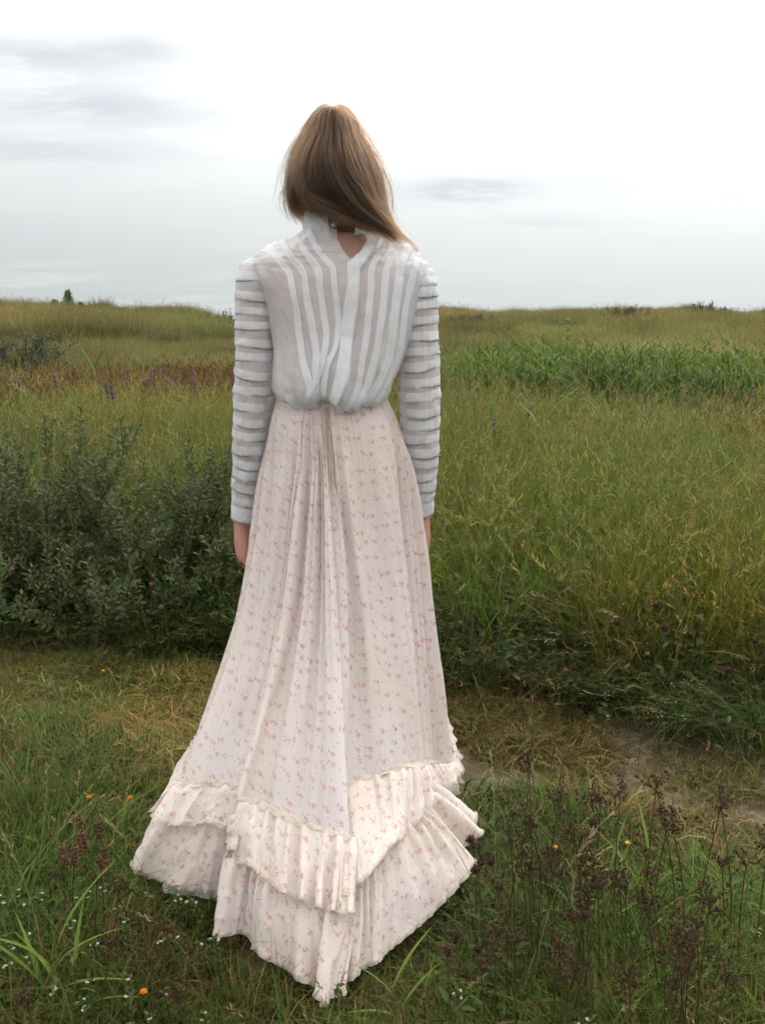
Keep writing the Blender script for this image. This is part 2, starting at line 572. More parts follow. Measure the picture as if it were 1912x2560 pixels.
def blades(n, rad, h, w, bend, colA, colB, rng, seg=4, lean=0.0, base_col=None, heads=0.0, head_col=(.22, .17, .08), droop=1.0, spread=.25, clump=0.5):
    """n curved tapering blades as one vertex block"""
    a = rng.uniform(0, 2 * math.pi, n)
    r = rad * rng.uniform(0, 1, n) ** clump
    bx, by = r * np.cos(a), r * np.sin(a)
    H = rng.uniform(h[0], h[1], n)
    da = a + rng.normal(0, 1.1, n)
    bd = np.abs(rng.normal(bend, bend * .6, n))
    W = w * rng.uniform(.6, 1.3, n)
    t = np.linspace(0, 1, seg + 1)
    sp_ = spread * rng.uniform(0, 1, n)
    hx = H[:, None] * (sp_[:, None] * t + bd[:, None] * t ** 2.2 * droop)
    hz = H[:, None] * (t - 0.35 * np.minimum(bd, 1.6)[:, None] * t ** 3 * droop)
    px = bx[:, None] + np.cos(da)[:, None] * hx + lean * hz
    py = by[:, None] + np.sin(da)[:, None] * hx
    ww = W[:, None] * (1 - t ** 1.6 * .93) * .5
    fa = da + math.pi / 2 + rng.normal(0, .5, n)
    ox, oy = np.cos(fa)[:, None] * ww, np.sin(fa)[:, None] * ww
    L = np.stack([px - ox, py - oy, hz], -1)
    Rr = np.stack([px + ox, py + oy, hz], -1)
    v = np.stack([L, Rr], 2)                         # n, seg+1, 2, 3
    k = rng.uniform(0, 1, n)[:, None]
    c = np.asarray(colA) * (1 - k) + np.asarray(colB) * k
    c = c * rng.uniform(.75, 1.25, (n, 1))
    cc = np.repeat(c[:, None], seg + 1, 1)
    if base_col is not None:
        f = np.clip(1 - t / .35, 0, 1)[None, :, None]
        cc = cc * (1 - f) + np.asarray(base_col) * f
    cc = np.repeat(cc[:, :, None], 2, 2)
    idx = np.arange(n)[:, None] * (2 * (seg + 1)) + np.arange(seg)[None] * 2
    q = np.stack([idx, idx + 1, idx + 3, idx + 2], -1).reshape(-1, 4)
    V, Q, C = [v.reshape(-1, 3)], [q], [cc.reshape(-1, 3)]
    off = n * 2 * (seg + 1)
    if heads:
        for i in np.nonzero(rng.uniform(0, 1, n) < heads)[0]:
            tip = (L[i, -1] + Rr[i, -1]) / 2
            pre = (L[i, -2] + Rr[i, -2]) / 2
            d = (tip - pre) / (np.linalg.norm(tip - pre) + 1e-9)
            m = 7
            for s_ in range(m):
                p = tip + d * (H[i] * .17) * (s_ / m - .75)
                o = rng.normal(0, 1, 3) * .35 + d
                o /= np.linalg.norm(o)
                sd = np.cross(o, rng.normal(0, 1, 3))
                sd /= np.linalg.norm(sd) + 1e-9
                ln, wd = H[i] * .045 + .006, W[i] * .55 + .0012
                V.append(np.array([p, p + o * ln * .5 + sd * wd, p + o * ln, p + o * ln * .5 - sd * wd]))
                Q.append(np.array([[0, 1, 2, 3]]) + off)
                C.append(np.repeat((np.asarray(head_col) * rng.uniform(.7, 1.3))[None], 4, 0))
                off += 4
    return np.concatenate(V), np.concatenate(Q), np.concatenate(C)


def make_tufts(key, count, seed, *specs, patch=None, tilt=.12, scl=(.75, 1.2), tv=.16, hue=.05):
    """tufts of several kinds of blade (each spec = one kind); patch=(radius, tufts, variants) sets many of them into one sod"""
    col = bpy.data.collections.new("tufts_" + key)
    protos = []
    for i in range(count):
        rng = np.random.default_rng(seed + i)
        mb = MB()
        for sdict in specs:
            d = dict(sdict)
            fn = d.pop("fn", None)
            if fn:
                fn(mb, rng, **d)
            else:
                v, q, c = blades(rng=rng, **d)
                mb.add(v, q, c)
        protos.append((np.concatenate(mb.v), np.concatenate(mb.q), np.concatenate(mb.c)))
    out = protos
    if patch:
        R0, k, nv = patch
        out = []
        for i in range(nv):
            rng = np.random.default_rng(seed * 3 + 17 * i)
            mb = MB()
            for j in range(k):
                v, q, c = protos[rng.integers(count)]
                # even sunflower spacing with a ragged, thinning rim
                rr = R0 * math.sqrt((j + .5) / k) * rng.uniform(.85, 1.15)
                th = j * 2.39996 + rng.normal(0, .35)
                az = rng.uniform(0, 6.283)
                m = np.array(Matrix.Rotation(az, 3, 'Z') @ Matrix.Rotation(rng.normal(0, tilt), 3, 'X') @ Matrix.Rotation(rng.normal(0, tilt), 3, 'Y'))
                s_ = rng.uniform(*scl)
                vv = (v * np.array([s_, s_, s_ * rng.uniform(.8, 1.2)])) @ m.T + np.array([rr * math.cos(th), rr * math.sin(th), -.003])
                mb.add(vv, q, np.clip(c * rng.uniform(1 - tv, 1 + tv) * (1 + rng.normal(0, hue, 3)), 0, 1))
            out.append((np.concatenate(mb.v), np.concatenate(mb.q), np.concatenate(mb.c)))
    for i, (v, q, c) in enumerate(out):
        me = np_mesh("tuft_" + key, v, quads=q, col=c)
        me.materials.append(M_GRASS)
        o = bpy.data.objects.new("tuft_%s_%02d" % (key, i), me)
        col.objects.link(o)
    TUFTS[key] = (col, len(out))


def herb(mb, rng, n, rad, h, L, w, colA, colB, per=3):
    """small leafy stems, leaves in threes"""
    for i in range(n):
        a, r = rng.uniform(0, 2 * math.pi), rad * math.sqrt(rng.uniform())
        b = np.array([r * math.cos(a), r * math.sin(a), 0])
        H = rng.uniform(*h)
        top = b + np.array([rng.normal(0, .25) * H, rng.normal(0, .25) * H, H])
        k = rng.uniform()
        c = (np.asarray(colA) * (1 - k) + np.asarray(colB) * k) * rng.uniform(.75, 1.2)
        mb.tube(np.array([b, (b + top) / 2 + rng.normal(0, .006, 3), top]), [.0016, .0014, .001], c * .8, 3)
        f0 = rng.uniform(0, 6.28)
        for j in range(per):
            f = f0 + j * 2 * math.pi / per + rng.normal(0, .2)
            d = np.array([math.cos(f), math.sin(f), rng.uniform(-.2, .6)])
            mb.leaf(top - np.array([0, 0, rng.uniform(0, .3) * H]), d, (0, 0, 1), L * rng.uniform(.7, 1.3), w * rng.uniform(.7, 1.3), c, rows=4)


def mats_blades(mb, rng, n, rad, L, w, colA, colB):
    """dead blades lying about flat on the ground"""
    for i in range(n):
        a, r = rng.uniform(0, 6.28), rad * math.sqrt(rng.uniform())
        b = np.array([r * math.cos(a), r * math.sin(a), rng.uniform(.003, .02)])
        f = rng.uniform(0, 6.28)
        d = np.array([math.cos(f), math.sin(f), 0])
        ln = rng.uniform(*L)
        t = np.linspace(0, 1, 4)
        sd = np.array([-d[1], d[0], 0])
        p = b + d * (t * ln)[:, None] + np.array([0, 0, 1]) * (np.sin(t * 3.1) * rng.uniform(.004, .022))[:, None] + sd * (t ** 2 * rng.normal(0, .25) * ln)[:, None]
        ww = (w * rng.uniform(.6, 1.3) * (1 - .8 * t ** 2))[:, None]
        k = rng.uniform()
        mb.add(np.stack([p - sd * ww, p + sd * ww], 1), grid_quads(4, 2), (np.asarray(colA) * (1 - k) + np.asarray(colB) * k) * rng.uniform(.7, 1.25))


G1, G2, GY, GD, GB, ST = (.052, .085, .018), (.085, .125, .028), (.15, .15, .035), (.03, .052, .014), (.11, .06, .025), (.24, .19, .085)
make_tufts("turf", 9, 100,
           dict(n=21, rad=.05, h=(.025, .105), w=.0034, bend=.6, colA=G1, colB=G2, spread=.6, seg=3),
           dict(n=6, rad=.05, h=(.03, .10), w=.0022, bend=.7, colA=ST, colB=GB, spread=.7, seg=3),
           dict(fn=mats_blades, n=6, rad=.06, L=(.03, .09), w=.0014, colA=(.20, .15, .08), colB=(.09, .05, .03)),
           dict(fn=herb, n=6, rad=.055, h=(.012, .06), L=.0105, w=.0065, colA=GD, colB=G1), patch=(.17, 46, 9), tv=.3, hue=.1)
make_tufts("sward", 6, 200,
           dict(n=20, rad=.06, h=(.10, .24), w=.0042, bend=.5, colA=G1, colB=G2, spread=.4),
           dict(n=6, rad=.06, h=(.12, .26), w=.0020, bend=.45, colA=ST, colB=GB, heads=.5, head_col=(.20, .14, .07), spread=.4), patch=(.16, 7, 8), tv=.25)
make_tufts("trod", 8, 300,
           dict(n=18, rad=.05, h=(.015, .055), w=.0028, bend=1.0, colA=(.095, .10, .028), colB=(.16, .14, .05), spread=.9, seg=3),
           dict(n=9, rad=.05, h=(.02, .06), w=.003, bend=.9, colA=G1, colB=G2, spread=.8, seg=3),
           dict(fn=mats_blades, n=17, rad=.07, L=(.03, .11), w=.0015, colA=(.27, .225, .12), colB=(.12, .09, .04)), patch=(.17, 36, 8), tv=.25, hue=.08)
make_tufts("meadow", 9, 400,
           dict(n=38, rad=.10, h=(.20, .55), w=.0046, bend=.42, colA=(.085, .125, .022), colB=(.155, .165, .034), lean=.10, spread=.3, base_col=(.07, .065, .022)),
           dict(n=9, rad=.10, h=(.38, .64), w=.0024, bend=.28, colA=(.17, .17, .05), colB=(.15, .13, .04), heads=.55, head_col=(.21, .175, .075), lean=.12, spread=.2),
           dict(n=7, rad=.10, h=(.12, .32), w=.004, bend=.8, colA=ST, colB=GB, spread=.5), patch=(.55, 100, 7), tv=.25, hue=.08)
make_tufts("green", 6, 500,
           dict(n=36, rad=.10, h=(.2, .48), w=.0055, bend=.5, colA=(.05, .09, .02), colB=(.10, .14, .03), lean=.06, spread=.35),
           dict(n=8, rad=.1, h=(.25, .5), w=.0024, bend=.5, colA=ST, colB=GB, heads=.6, spread=.3, head_col=(.21, .155, .08)),
           dict(fn=herb, n=5, rad=.1, h=(.08, .26), L=.026, w=.017, colA=(.03, .058, .016), colB=(.055, .095, .024)), patch=(.30, 16, 7), tv=.25, hue=.08)
make_tufts("rusty", 6, 600,
           dict(n=34, rad=.14, h=(.22, .5), w=.006, bend=.3, colA=(.15, .105, .026), colB=(.15, .066, .026), lean=.08, spread=.2, heads=.35, head_col=(.12, .06, .03)),
           dict(n=22, rad=.14, h=(.2, .5), w=.006, bend=.3, colA=(.11, .13, .025), colB=(.16, .15, .034), lean=.08, spread=.2), patch=(.6, 70, 5), tv=.3)
make_tufts("herb", 8, 700,
           dict(fn=herb, n=11, rad=.11, h=(.04, .24), L=.028, w=.019, colA=(.026, .054, .014), colB=(.055, .095, .022)),
           dict(n=16, rad=.1, h=(.1, .32), w=.0036, bend=.6, colA=G1, colB=G2, spread=.4),
           dict(n=8, rad=.1, h=(.1, .34), w=.0024, bend=.7, colA=ST, colB=GB, spread=.4, heads=.4, head_col=(.20, .14, .075)), patch=(.24, 15, 8), tv=.3, hue=.1)


def reed_leaves(mb, rng, n, rad, h, colA, colB):
    for i in range(n):
        a, r = rng.uniform(0, 6.28), rad * math.sqrt(rng.uniform())
        b = np.array([r * math.cos(a), r * math.sin(a), 0])
        H = rng.uniform(*h)
        top = b + np.array([H * (.10 + rng.normal(0, .06)), rng.normal(0, .06) * H, H])
        k = rng.uniform()
        c = (np.asarray(colA) * (1 - k) + np.asarray(colB) * k) * rng.uniform(.75, 1.2)
        mb.tube(np.array([b, b * .5 + top * .5, top]), [.004, .0035, .002], c, 3)
        f = rng.uniform(0, 6.28)
        for j in range(8):
            p = b + (top - b) * (.22 + .78 * j / 7)
            f += math.pi + rng.normal(0, .5)
            el = rng.uniform(.7, 1.5)
            mb.leaf(p, (math.cos(f) + .25, math.sin(f), el), (-math.cos(f) * el, -math.sin(f) * el, 1.2), rng.uniform(.14, .27), .0115, c * rng.uniform(.8, 1.15), rows=5, droop=.45, fold=.15)


make_tufts("reed", 8, 800, dict(fn=reed_leaves, n=8, rad=.16, h=(.58, .92), colA=(.055, .105, .018), colB=(.115, .16, .028)), patch=(.7, 46, 6))
make_tufts("dune", 8, 900,
           dict(n=56, rad=.34, h=(.16, .42), w=.011, bend=.5, colA=(.145, .145, .055), colB=(.27, .225, .11), lean=.12, spread=.35, seg=3),
           dict(n=14, rad=.34, h=(.2, .45), w=.007, bend=.4, colA=(.27, .21, .11), colB=(.17, .13, .06), lean=.12, spread=.3, heads=.4, seg=3), patch=(1.25, 62, 8))
make_tufts("marram", 6, 1000,
           dict(n=70, rad=.22, h=(.25, .62), w=.010, bend=.45, colA=(.085, .10, .04), colB=(.17, .155, .07), lean=.22, spread=.3, seg=3))


def scrub_leaves(mb, rng, n, rad, h, L, colA, colB):
    for i in range(n):
        p = rng.normal(0, 1, 3)
        p /= np.linalg.norm(p)
        p = p * rng.uniform(.55, 1.0) ** .5
        p = np.array([p[0] * rad, p[1] * rad, abs(p[2]) * h])
        k = rng.uniform()
        d = rng.normal(0, 1, 3) + np.array([0, 0, .8])
        mb.leaf(p, d, rng.normal(0, 1, 3), L * rng.uniform(.7, 1.3), L * .5, (np.asarray(colA) * (1 - k) + np.asarray(colB) * k) * rng.uniform(.7, 1.2), rows=3)


make_tufts("scrub", 5, 1100, dict(fn=scrub_leaves, n=150, rad=.4, h=.32, L=.07, colA=(.035, .05, .022), colB=(.07, .085, .04)),
           dict(n=30, rad=.4, h=(.2, .42), w=.009, bend=.4, colA=(.12, .11, .04), colB=(.08, .085, .03), seg=3))


def scatter(name, key, label, cat, pts, rng, scale=(.8, 1.2), tilt=.12, tint=None, hs=None):
    """one mass: an instance of a tuft on every point"""
    n = len(pts)
    z = terrain(pts[:, 0], pts[:, 1])
    me = bpy.data.meshes.new(name)
    me.vertices.add(n)
    me.vertices.foreach_set("co", np.column_stack([pts, z - .004]).astype(np.float32).ravel())
    col, cnt = TUFTS[key]
    s = rng.uniform(*scale, n)
    sc = np.column_stack([s, s, s * (hs if hs is not None else rng.uniform(.85, 1.15, n))])
    rot = np.column_stack([rng.normal(0, tilt, n), rng.normal(0, tilt, n), rng.uniform(0, 6.283, n)])
    if tint is None:
        tint = np.ones((n, 3))
    tint = tint * rng.uniform(.82, 1.18, (n, 1)) * (1 + rng.normal(0, .05, (n, 3)))
    for nm, ty, fld, data in (("rot", 'FLOAT_VECTOR', "vector", rot), ("scl", 'FLOAT_VECTOR', "vector", sc),
                              ("idx", 'INT', "value", rng.integers(0, cnt, n))):
        a = me.attributes.new(nm, ty, 'POINT')
        a.data.foreach_set(fld, (data.astype(np.int32) if ty == 'INT' else data.astype(np.float32)).ravel())
    a = me.attributes.new("tint", 'FLOAT_COLOR', 'POINT')
    a.data.foreach_set("color", np.column_stack([tint, np.ones(n)]).astype(np.float32).ravel())
    ng = bpy.data.node_groups.new("scatter_" + key, 'GeometryNodeTree')
    ng.interface.new_socket("Geometry", in_out='INPUT', socket_type='NodeSocketGeometry')
    ng.interface.new_socket("Geometry", in_out='OUTPUT', socket_type='NodeSocketGeometry')
    gi, go = ng.nodes.new("NodeGroupInput"), ng.nodes.new("NodeGroupOutput")
    iop, ci = ng.nodes.new("GeometryNodeInstanceOnPoints"), ng.nodes.new("GeometryNodeCollectionInfo")
    ci.inputs["Collection"].default_value = col
    ci.inputs["Separate Children"].default_value = True
    ci.inputs["Reset Children"].default_value = True
    iop.inputs["Pick Instance"].default_value = True
    ng.links.new(gi.outputs[0], iop.inputs["Points"])
    ng.links.new(ci.outputs[0], iop.inputs["Instance"])
    for nm, ty, sock in (("idx", 'INT', "Instance Index"), ("rot", 'FLOAT_VECTOR', "Rotation"), ("scl", 'FLOAT_VECTOR', "Scale")):
        na = ng.nodes.new("GeometryNodeInputNamedAttribute")
        na.data_type = ty
        na.inputs["Name"].default_value = nm
        ng.links.new(na.outputs["Attribute"], iop.inputs[sock])
    ng.links.new(iop.outputs[0], go.inputs[0])
    o = link(name, me)
    md = o.modifiers.new("scatter", 'NODES')
    md.node_group = ng
    tag(o, label, cat, kind="stuff")
    return o


def field(rng, gap, r0, r1, a0=-.72, a1=.72, jit=.35):
    """loosely even points, one every GAP metres, in the fan in front of the photographer"""
    n = int(r1 / gap) + 2
    gx, gy = np.meshgrid(np.arange(-n, n + 1), np.arange(0, n + 1))
    x = (gx + .5 * (gy % 2)).ravel() * gap
    y = gy.ravel() * gap * .87
    x = x + rng.normal(0, jit * gap, x.shape)
    y = y + rng.normal(0, jit * gap, y.shape)
    r, a = np.hypot(x, y), np.arctan2(x, y)
    k = (r > r0) & (r < r1) & (a > a0) & (a < a1)
    return np.column_stack([x[k], y[k]])


def keep(pts, mask):
    return pts[np.asarray(mask)]


def not_skirt(p, grow=0.0):
    """outside the hem by GROW metres"""
    out = ~inside_poly(p[:, 0], p[:, 1], HEM_POLY)
    a = HEM_POLY
    b = np.roll(a, -1, 0)
    for i in range(len(a)):
        ab = b[i] - a[i]
        t = np.clip(((p - a[i]) @ ab) / (ab @ ab + 1e-12), 0, 1)
        out &= np.linalg.norm(p - (a[i] + t[:, None] * ab), axis=1) > grow
    return out


def hem_dist(p):
    d = np.full(len(p), 9.0)
    a, b = HEM_POLY, np.roll(HEM_POLY, -1, 0)
    for i in range(len(a)):
        ab = b[i] - a[i]
        t = np.clip(((p - a[i]) @ ab) / (ab @ ab + 1e-12), 0, 1)
        d = np.minimum(d, np.linalg.norm(p - (a[i] + t[:, None] * ab), axis=1))
    return d


rng = np.random.default_rng(7)
# foreground turf
p = field(rng, .17, 1.0, 3.1)
pd = path_d(p[:, 0], p[:, 1])
p = keep(p, (pd < -.50 + rng.normal(0, .07, len(p))) & not_skirt(p, .06))
g = fbm(p[:, 0] * 2.2, p[:, 1] * 2.2, 41)
dk = sstep(p[:, 1], 2.05, 1.65)[:, None]
lush = sstep(fbm(p[:, 0] * 1.3 + 4, p[:, 1] * 1.3, 44), .45, .62)[:, None]
tint = (np.array([1.05, 1.05, 1.0]) * (1 - dk) + np.array([.98, 1.0, .92]) * dk) * (1.0 + .5 * lush)
dry = sstep(g, .5, .68)[:, None]
tint = tint * (1 - .5 * dry) + np.array([1.35, .95, .8]) * .5 * dry
scatter("turf_grass", "turf", "short green turf grass round the train of the skirt", "grass", p, rng, (.85, 1.25), .06, tint, hs=.38 + .64 * sstep(hem_dist(p), .04, .28))
p = field(rng, .24, 1.0, 2.9)
pd = path_d(p[:, 0], p[:, 1])
lush = fbm(p[:, 0] * 1.7, p[:, 1] * 1.7, 47)
p = keep(p, (pd < -.55 - .25 * (p[:, 0] > .2)) & not_skirt(p, .20) & (lush > .44))
scatter("tall_turf_grass", "sward", "longer grass blades standing in the turf at the front", "grass", p, rng, (.6, 1.0), .1,
        np.where((p[:, 0] > .3)[:, None], [1.1, 1.12, 1.0], [.9, .95, .9]))
# the trodden path
p = field(rng, .17, 1.6, 4.6)
pd = path_d(p[:, 0], p[:, 1])
bare = fbm(p[:, 0] * 2.6 + 3, p[:, 1] * 4.2, 51)
right_bare = np.exp(-(((p[:, 0] - .72) / .5) ** 2 + ((p[:, 1] - 2.22) / .19) ** 2)) * .5
p = keep(p, ((pd < .42 + rng.normal(0, .06, len(p))) & (pd > -.56 + rng.normal(0, .06, len(p)))) & (bare + right_bare < .64) & not_skirt(p, .03))
fl = fbm(p[:, 0] * 2, p[:, 1] * 2, 55)[:, None]
scatter("trodden_grass", "trod", "trampled yellowish grass of the footpath behind the skirt", "grass", p, rng, (.8, 1.25), .05,
        np.where(fl > .5, [1.1, 1.25, 1.0], [1.12, 1.06, .85]) * np.where((p[:, 0] < AX)[:, None], [1.08, 1.04, .92], [.88, .84, .76]))
# bank just beyond the path
p = field(rng, .22, 2.2, 5.4)
pd = path_d(p[:, 0], p[:, 1])
edge = .46 + .10 * np.sin(p[:, 0] * 7) + rng.normal(0, .05, len(p))
p = keep(p, (pd > edge) & (pd < 1.6) & (rng.uniform(0, 1, len(p)) < .85))
pd = path_d(p[:, 0], p[:, 1])
scatter("herb_cover", "herb", "dark leafy herbs and clover along the far edge of the path", "herbs", p, rng, (.6, 1.0), .08,
        np.ones((len(p), 3)) * .95, hs=.5 + .7 * sstep(pd, .3, 1.1))
p = field(rng, .30, 2.4, 7)
pd = path_d(p[:, 0], p[:, 1])
gg = fbm(p[:, 0] * 1.4, p[:, 1] * 1.4, 61)
p = keep(p, (pd > .48 + rng.normal(0, .08, len(p))) & (gg > .36) & ((p[:, 0] > 0) | (pd > 1.5) | (gg > .55)))
pd = path_d(p[:, 0], p[:, 1])
scatter("green_bank_grass", "green", "long green grass on the bank beyond the path", "grass", p, rng, (.6, 1.05), .1,
        np.ones((len(p), 3)), hs=.5 + .5 * sstep(pd, .3, 1.6))
# the yellow-green meadow
p = field(rng, .62, 3.0, 15.0)
pd = path_d(p[:, 0], p[:, 1])
p = keep(p, (pd > 1.05 + rng.normal(0, .2, len(p))) & ~((p[:, 0] < -.1) & (pd < 2.1)) & ~((p[:, 0] < -.3) & (np.hypot(p[:, 0], p[:, 1]) > 9.6 + .8 * np.sin(p[:, 0] * 1.7))))
gg = fbm(p[:, 0] * .55, p[:, 1] * .4, 63)[:, None]
g3 = fbm(p[:, 0] * 1.1 + 9, p[:, 1] * .8, 64)[:, None]
tint = np.where(gg > .5, [.93, 1.12, .9], [1.10, 1.12, .86]) * np.where(g3 > .56, [.78, .92, .85], np.where(g3 < .42, [1.22, 1.08, .95], [1.0, 1.0, 1.0]))
scatter("meadow_grass", "meadow", "tall yellowish meadow grass with seed heads reaching back to the dunes", "grass", p, rng, (.8, 1.1), .05, tint,
        hs=.75 + .25 * sstep(path_d(p[:, 0], p[:, 1]), .9, 2.5))
p = field(rng, .45, 4.2, 11.5)
gg = fbm(p[:, 0] * .8 + 5, p[:, 1] * .8, 65)
p = keep(p, (gg > .49))
scatter("mid_green_grass", "green", "greener grass patches scattered through the meadow", "grass", p, rng, (.95, 1.3), .06, np.ones((len(p), 3)) * 1.05)
# rusty band in front of the left-hand dune
p = field(rng, .75, 8.4, 15.0, a1=.0)
p = keep(p, (fbm(p[:, 0] * .5, p[:, 1] * .5, 67) + .45 * sstep(p[:, 1], 8.5, 10.5) > .54))
scatter("rusty_grass", "rusty", "rust-brown grass band below the left-hand dune", "grass", p, rng, (.8, 1.15), .05)
p = field(rng, .8, 6.0, 14.5, a0=.04)
p = keep(p, fbm(p[:, 0] * .6, p[:, 1] * .6, 69) > .55)
scatter("brown_grass", "rusty", "brownish seeding grass in front of the reeds", "grass", p, rng, (.8, 1.1), .05)
# reed bed
p = field(rng, .72, 8.3, 16.0, a0=.03)
az = np.arctan2(p[:, 0], p[:, 1])
r = np.hypot(p[:, 0], p[:, 1])
front = 8.6 + 1.1 * np.sin(az * 13 + .5) + .9 * fbm(p[:, 0] * .8, p[:, 1] * .8, 71) + 1.4 * sstep(az, .22, .36)
p = keep(p, (r > front) & (rng.uniform(0, 1, len(p)) < .3 + .7 * sstep(az, .04, .10)) & (r < 15.2 - 1.5 * sstep(az, .12, .04)))
az = np.arctan2(p[:, 0], p[:, 1])
gg = fbm(p[:, 0] * .5, p[:, 1] * .5, 73)[:, None]
scatter("reed_bed", "reed", "dense bed of green reeds below the right-hand dunes", "reeds", p, rng, (.85, 1.08), .04,
        np.where(gg > .5, [1.2, 1.14, 1.0], [1.0, 1.05, .95]) + sstep(az, .2, .42)[:, None] * np.array([.35, .12, 0]), hs=.80 - .12 * sstep(az, .14, .03) - .06 * sstep(az, .3, .42))
# dunes
p = field(rng, 1.5, 13.0, 63)
r = np.hypot(p[:, 0], p[:, 1])
az = np.arctan2(p[:, 0], p[:, 1])
p = keep(p, (r > np.interp(az, [-.5, 0, .2], [13, 14, 15])))
gg = fbm(p[:, 0] * .16, p[:, 1] * .10, 75)[:, None]
g2 = fbm(p[:, 0] * .45, p[:, 1] * .3, 76)[:, None]
k1, k2_ = sstep(gg, .50, .58), sstep(gg, .47, .40)
tint = (np.array([.95, .95, .88]) * (1 - k1) * (1 - k2_) + k1 * np.array([.72, .80, .66]) + k2_ * np.array([1.15, 1.0, .98])) * (.80 + .95 * g2)
scatter("dune_grass", "dune", "olive and tan dune grass covering the dune slopes", "grass", p, rng, (.85, 1.2), .05, tint)
aa = rng.uniform(-.62, .62, 1500)
rc = np.interp(aa, [-.5, -.15, -.05, .1, .5], [40, 44, 52, 58, 60])
rr = rc + rng.normal(-1.0, 1.8, len(aa))
p = np.column_stack([rr * np.sin(aa), rr * np.cos(aa)])
p = keep(p, fbm(aa * 70, aa * 0, 77) > .52)
scatter("marram_grass", "marram", "wind-bent marram grass fringing the dune crest", "grass", p, rng, (.8, 1.6), .1)
# low scrub in patches on the dunes
cs = []
for (x_, y_, rr_, n_) in ((430, 788, 15.5, 60), (350, 786, 16, 26), (480, 742, 26, 18), (300, 735, 30, 10), (20, 735, 30, 14),
                          (1250, 722, 30, 8), (1080, 716, 34, 10), (240, 700, 36, 12), (130, 700, 36, 12), (1010, 700, 42, 8)):
    d_ = ray(x_ * S, y_ * S)
    a_ = math.atan2(d_[0], d_[1])
    for k in range(n_):
        cs.append((rr_ * math.sin(a_) + rng.normal(0, .055 * rr_), rr_ * math.cos(a_) + rng.normal(0, .035 * rr_)))
p = np.array(cs)
scatter("dune_scrub", "scrub", "low dark green scrub in patches on the dune slopes", "scrub", p, rng, (.7, 1.2), .1, np.ones((len(p), 3)) * .75)

# ================================================================== plants one can tell apart
def plant(name, label, cat, group, parts, loc, rz=0.0, tilt=(0, 0), scale=1.0):
    """parts: (name, shared mesh, material[, label]); a plant of one mesh has no parts"""
    root = empty(name, loc, (tilt[0], tilt[1], rz), scale)
    for p in parts:
        o = link(p[0], p[1], p[2], root)
        if len(p) > 3:
            o["label"] = p[3]
    tag(root, label, cat, group)
    return root


def on_ground(x, y):
    return (x, y, float(terrain(x, y)) - .004)


def under_head(px, py, h):
    """foot of a stem whose head of height h is seen at photo pixel (px, py)"""
    w = at_z(px, py, h)
    for _ in range(3):
        w = at_z(px, py, h + float(terrain(w[0], w[1])))
    return on_ground(w[0], w[1])


def z1(x, y): return x / 2.5415, 1900 + y / 2.5415            # crops the bearings were read from
def z2(x, y): return 1080 + x / 1.986, 1900 + y / 1.986
def z5(x, y): return x / 2.753, 700 + y / 2.753
def z6(x, y): return 1080 + x / 1.986, 700 + y / 1.986
def z7(x, y): return x / 2.753, 1300 + y / 2.753
def z8(x, y): return 1080 + x / 1.986, 1300 + y / 1.986


prng = np.random.default_rng(2024)
U = prng.uniform

# ---- willow shrubs on the left bank
def willow_meshes(seed, H, W, n_stem, leafL, cA, cB, density=1.0):
    rng = np.random.default_rng(seed)
    br, lf = MB(), MB()
    for i in range(n_stem):
        a = rng.uniform(0, 6.28)
        r0 = W * .25 * math.sqrt(rng.uniform())
        b = np.array([r0 * math.cos(a), r0 * math.sin(a), 0])
        h = H * rng.uniform(.55, 1.08)
        out = W * rng.uniform(.25, 1.0)
        a2 = a + rng.normal(0, .5)
        top = b + np.array([math.cos(a2) * out, math.sin(a2) * out, h])
        mid = (b + top) / 2 + np.array([math.cos(a2), math.sin(a2), 0]) * out * rng.uniform(-.12, .2) + np.array([0, 0, h * .06])
        P = resample(np.array([b, mid, top]), 14)
        br.tube(P, np.linspace(.0045, .0012, 14), np.array([.10, .062, .04]) * rng.uniform(.7, 1.2), 4)
        twigs = [(P, .25)]
        for k in range(rng.integers(4, 8)):
            j = rng.integers(4, 13)
            d = rng.normal(0, 1, 3)
            d[2] = abs(d[2]) + .5
            d += (P[min(j + 1, 13)] - P[j - 1]) / np.linalg.norm(P[min(j + 1, 13)] - P[j - 1]) * .8
            d /= np.linalg.norm(d)
            L = rng.uniform(.10, .24) * H / .7
            Q = P[j] + d * np.linspace(0, L, 7)[:, None] + np.array([0, 0, 1]) * (np.linspace(0, 1, 7) ** 2 * L * .2)[:, None]
            br.tube(Q, np.linspace(.0022, .0008, 7), np.array([.11, .07, .045]) * rng.uniform(.7, 1.2), 3)
            twigs.append((Q, .1))
        for Q, st in twigs:
            ln = np.concatenate([[0], np.cumsum(np.linalg.norm(np.diff(Q, axis=0), axis=1))])
            m = int(ln[-1] * (1 - st) / .0085 * density)
            for k in range(m):
                s = ln[-1] * (st + (1 - st) * (k + rng.uniform()) / max(m, 1))
                p = np.array([np.interp(s, ln, Q[:, c]) for c in range(3)])
                ax = Q[-1] - Q[-2]
                ax = ax / np.linalg.norm(ax)
                f = k * 2.4 + rng.normal(0, .5)
                e = np.cross(ax, [.3, .5, .8]); e /= np.linalg.norm(e)
                g = np.cross(ax, e)
                d = ax * rng.uniform(.5, 1.2) + math.cos(f) * e + math.sin(f) * g
                kk = rng.uniform()
                c = (np.asarray(cA) * (1 - kk) + np.asarray(cB) * kk) * rng.uniform(.75, 1.25)
                lf.leaf(p, d, ax + rng.normal(0, .3, 3), leafL * rng.uniform(.7, 1.25), leafL * .40, c, rows=3, fold=.3, droop=.1)
    return br.mesh("branches"), lf.mesh("foliage")


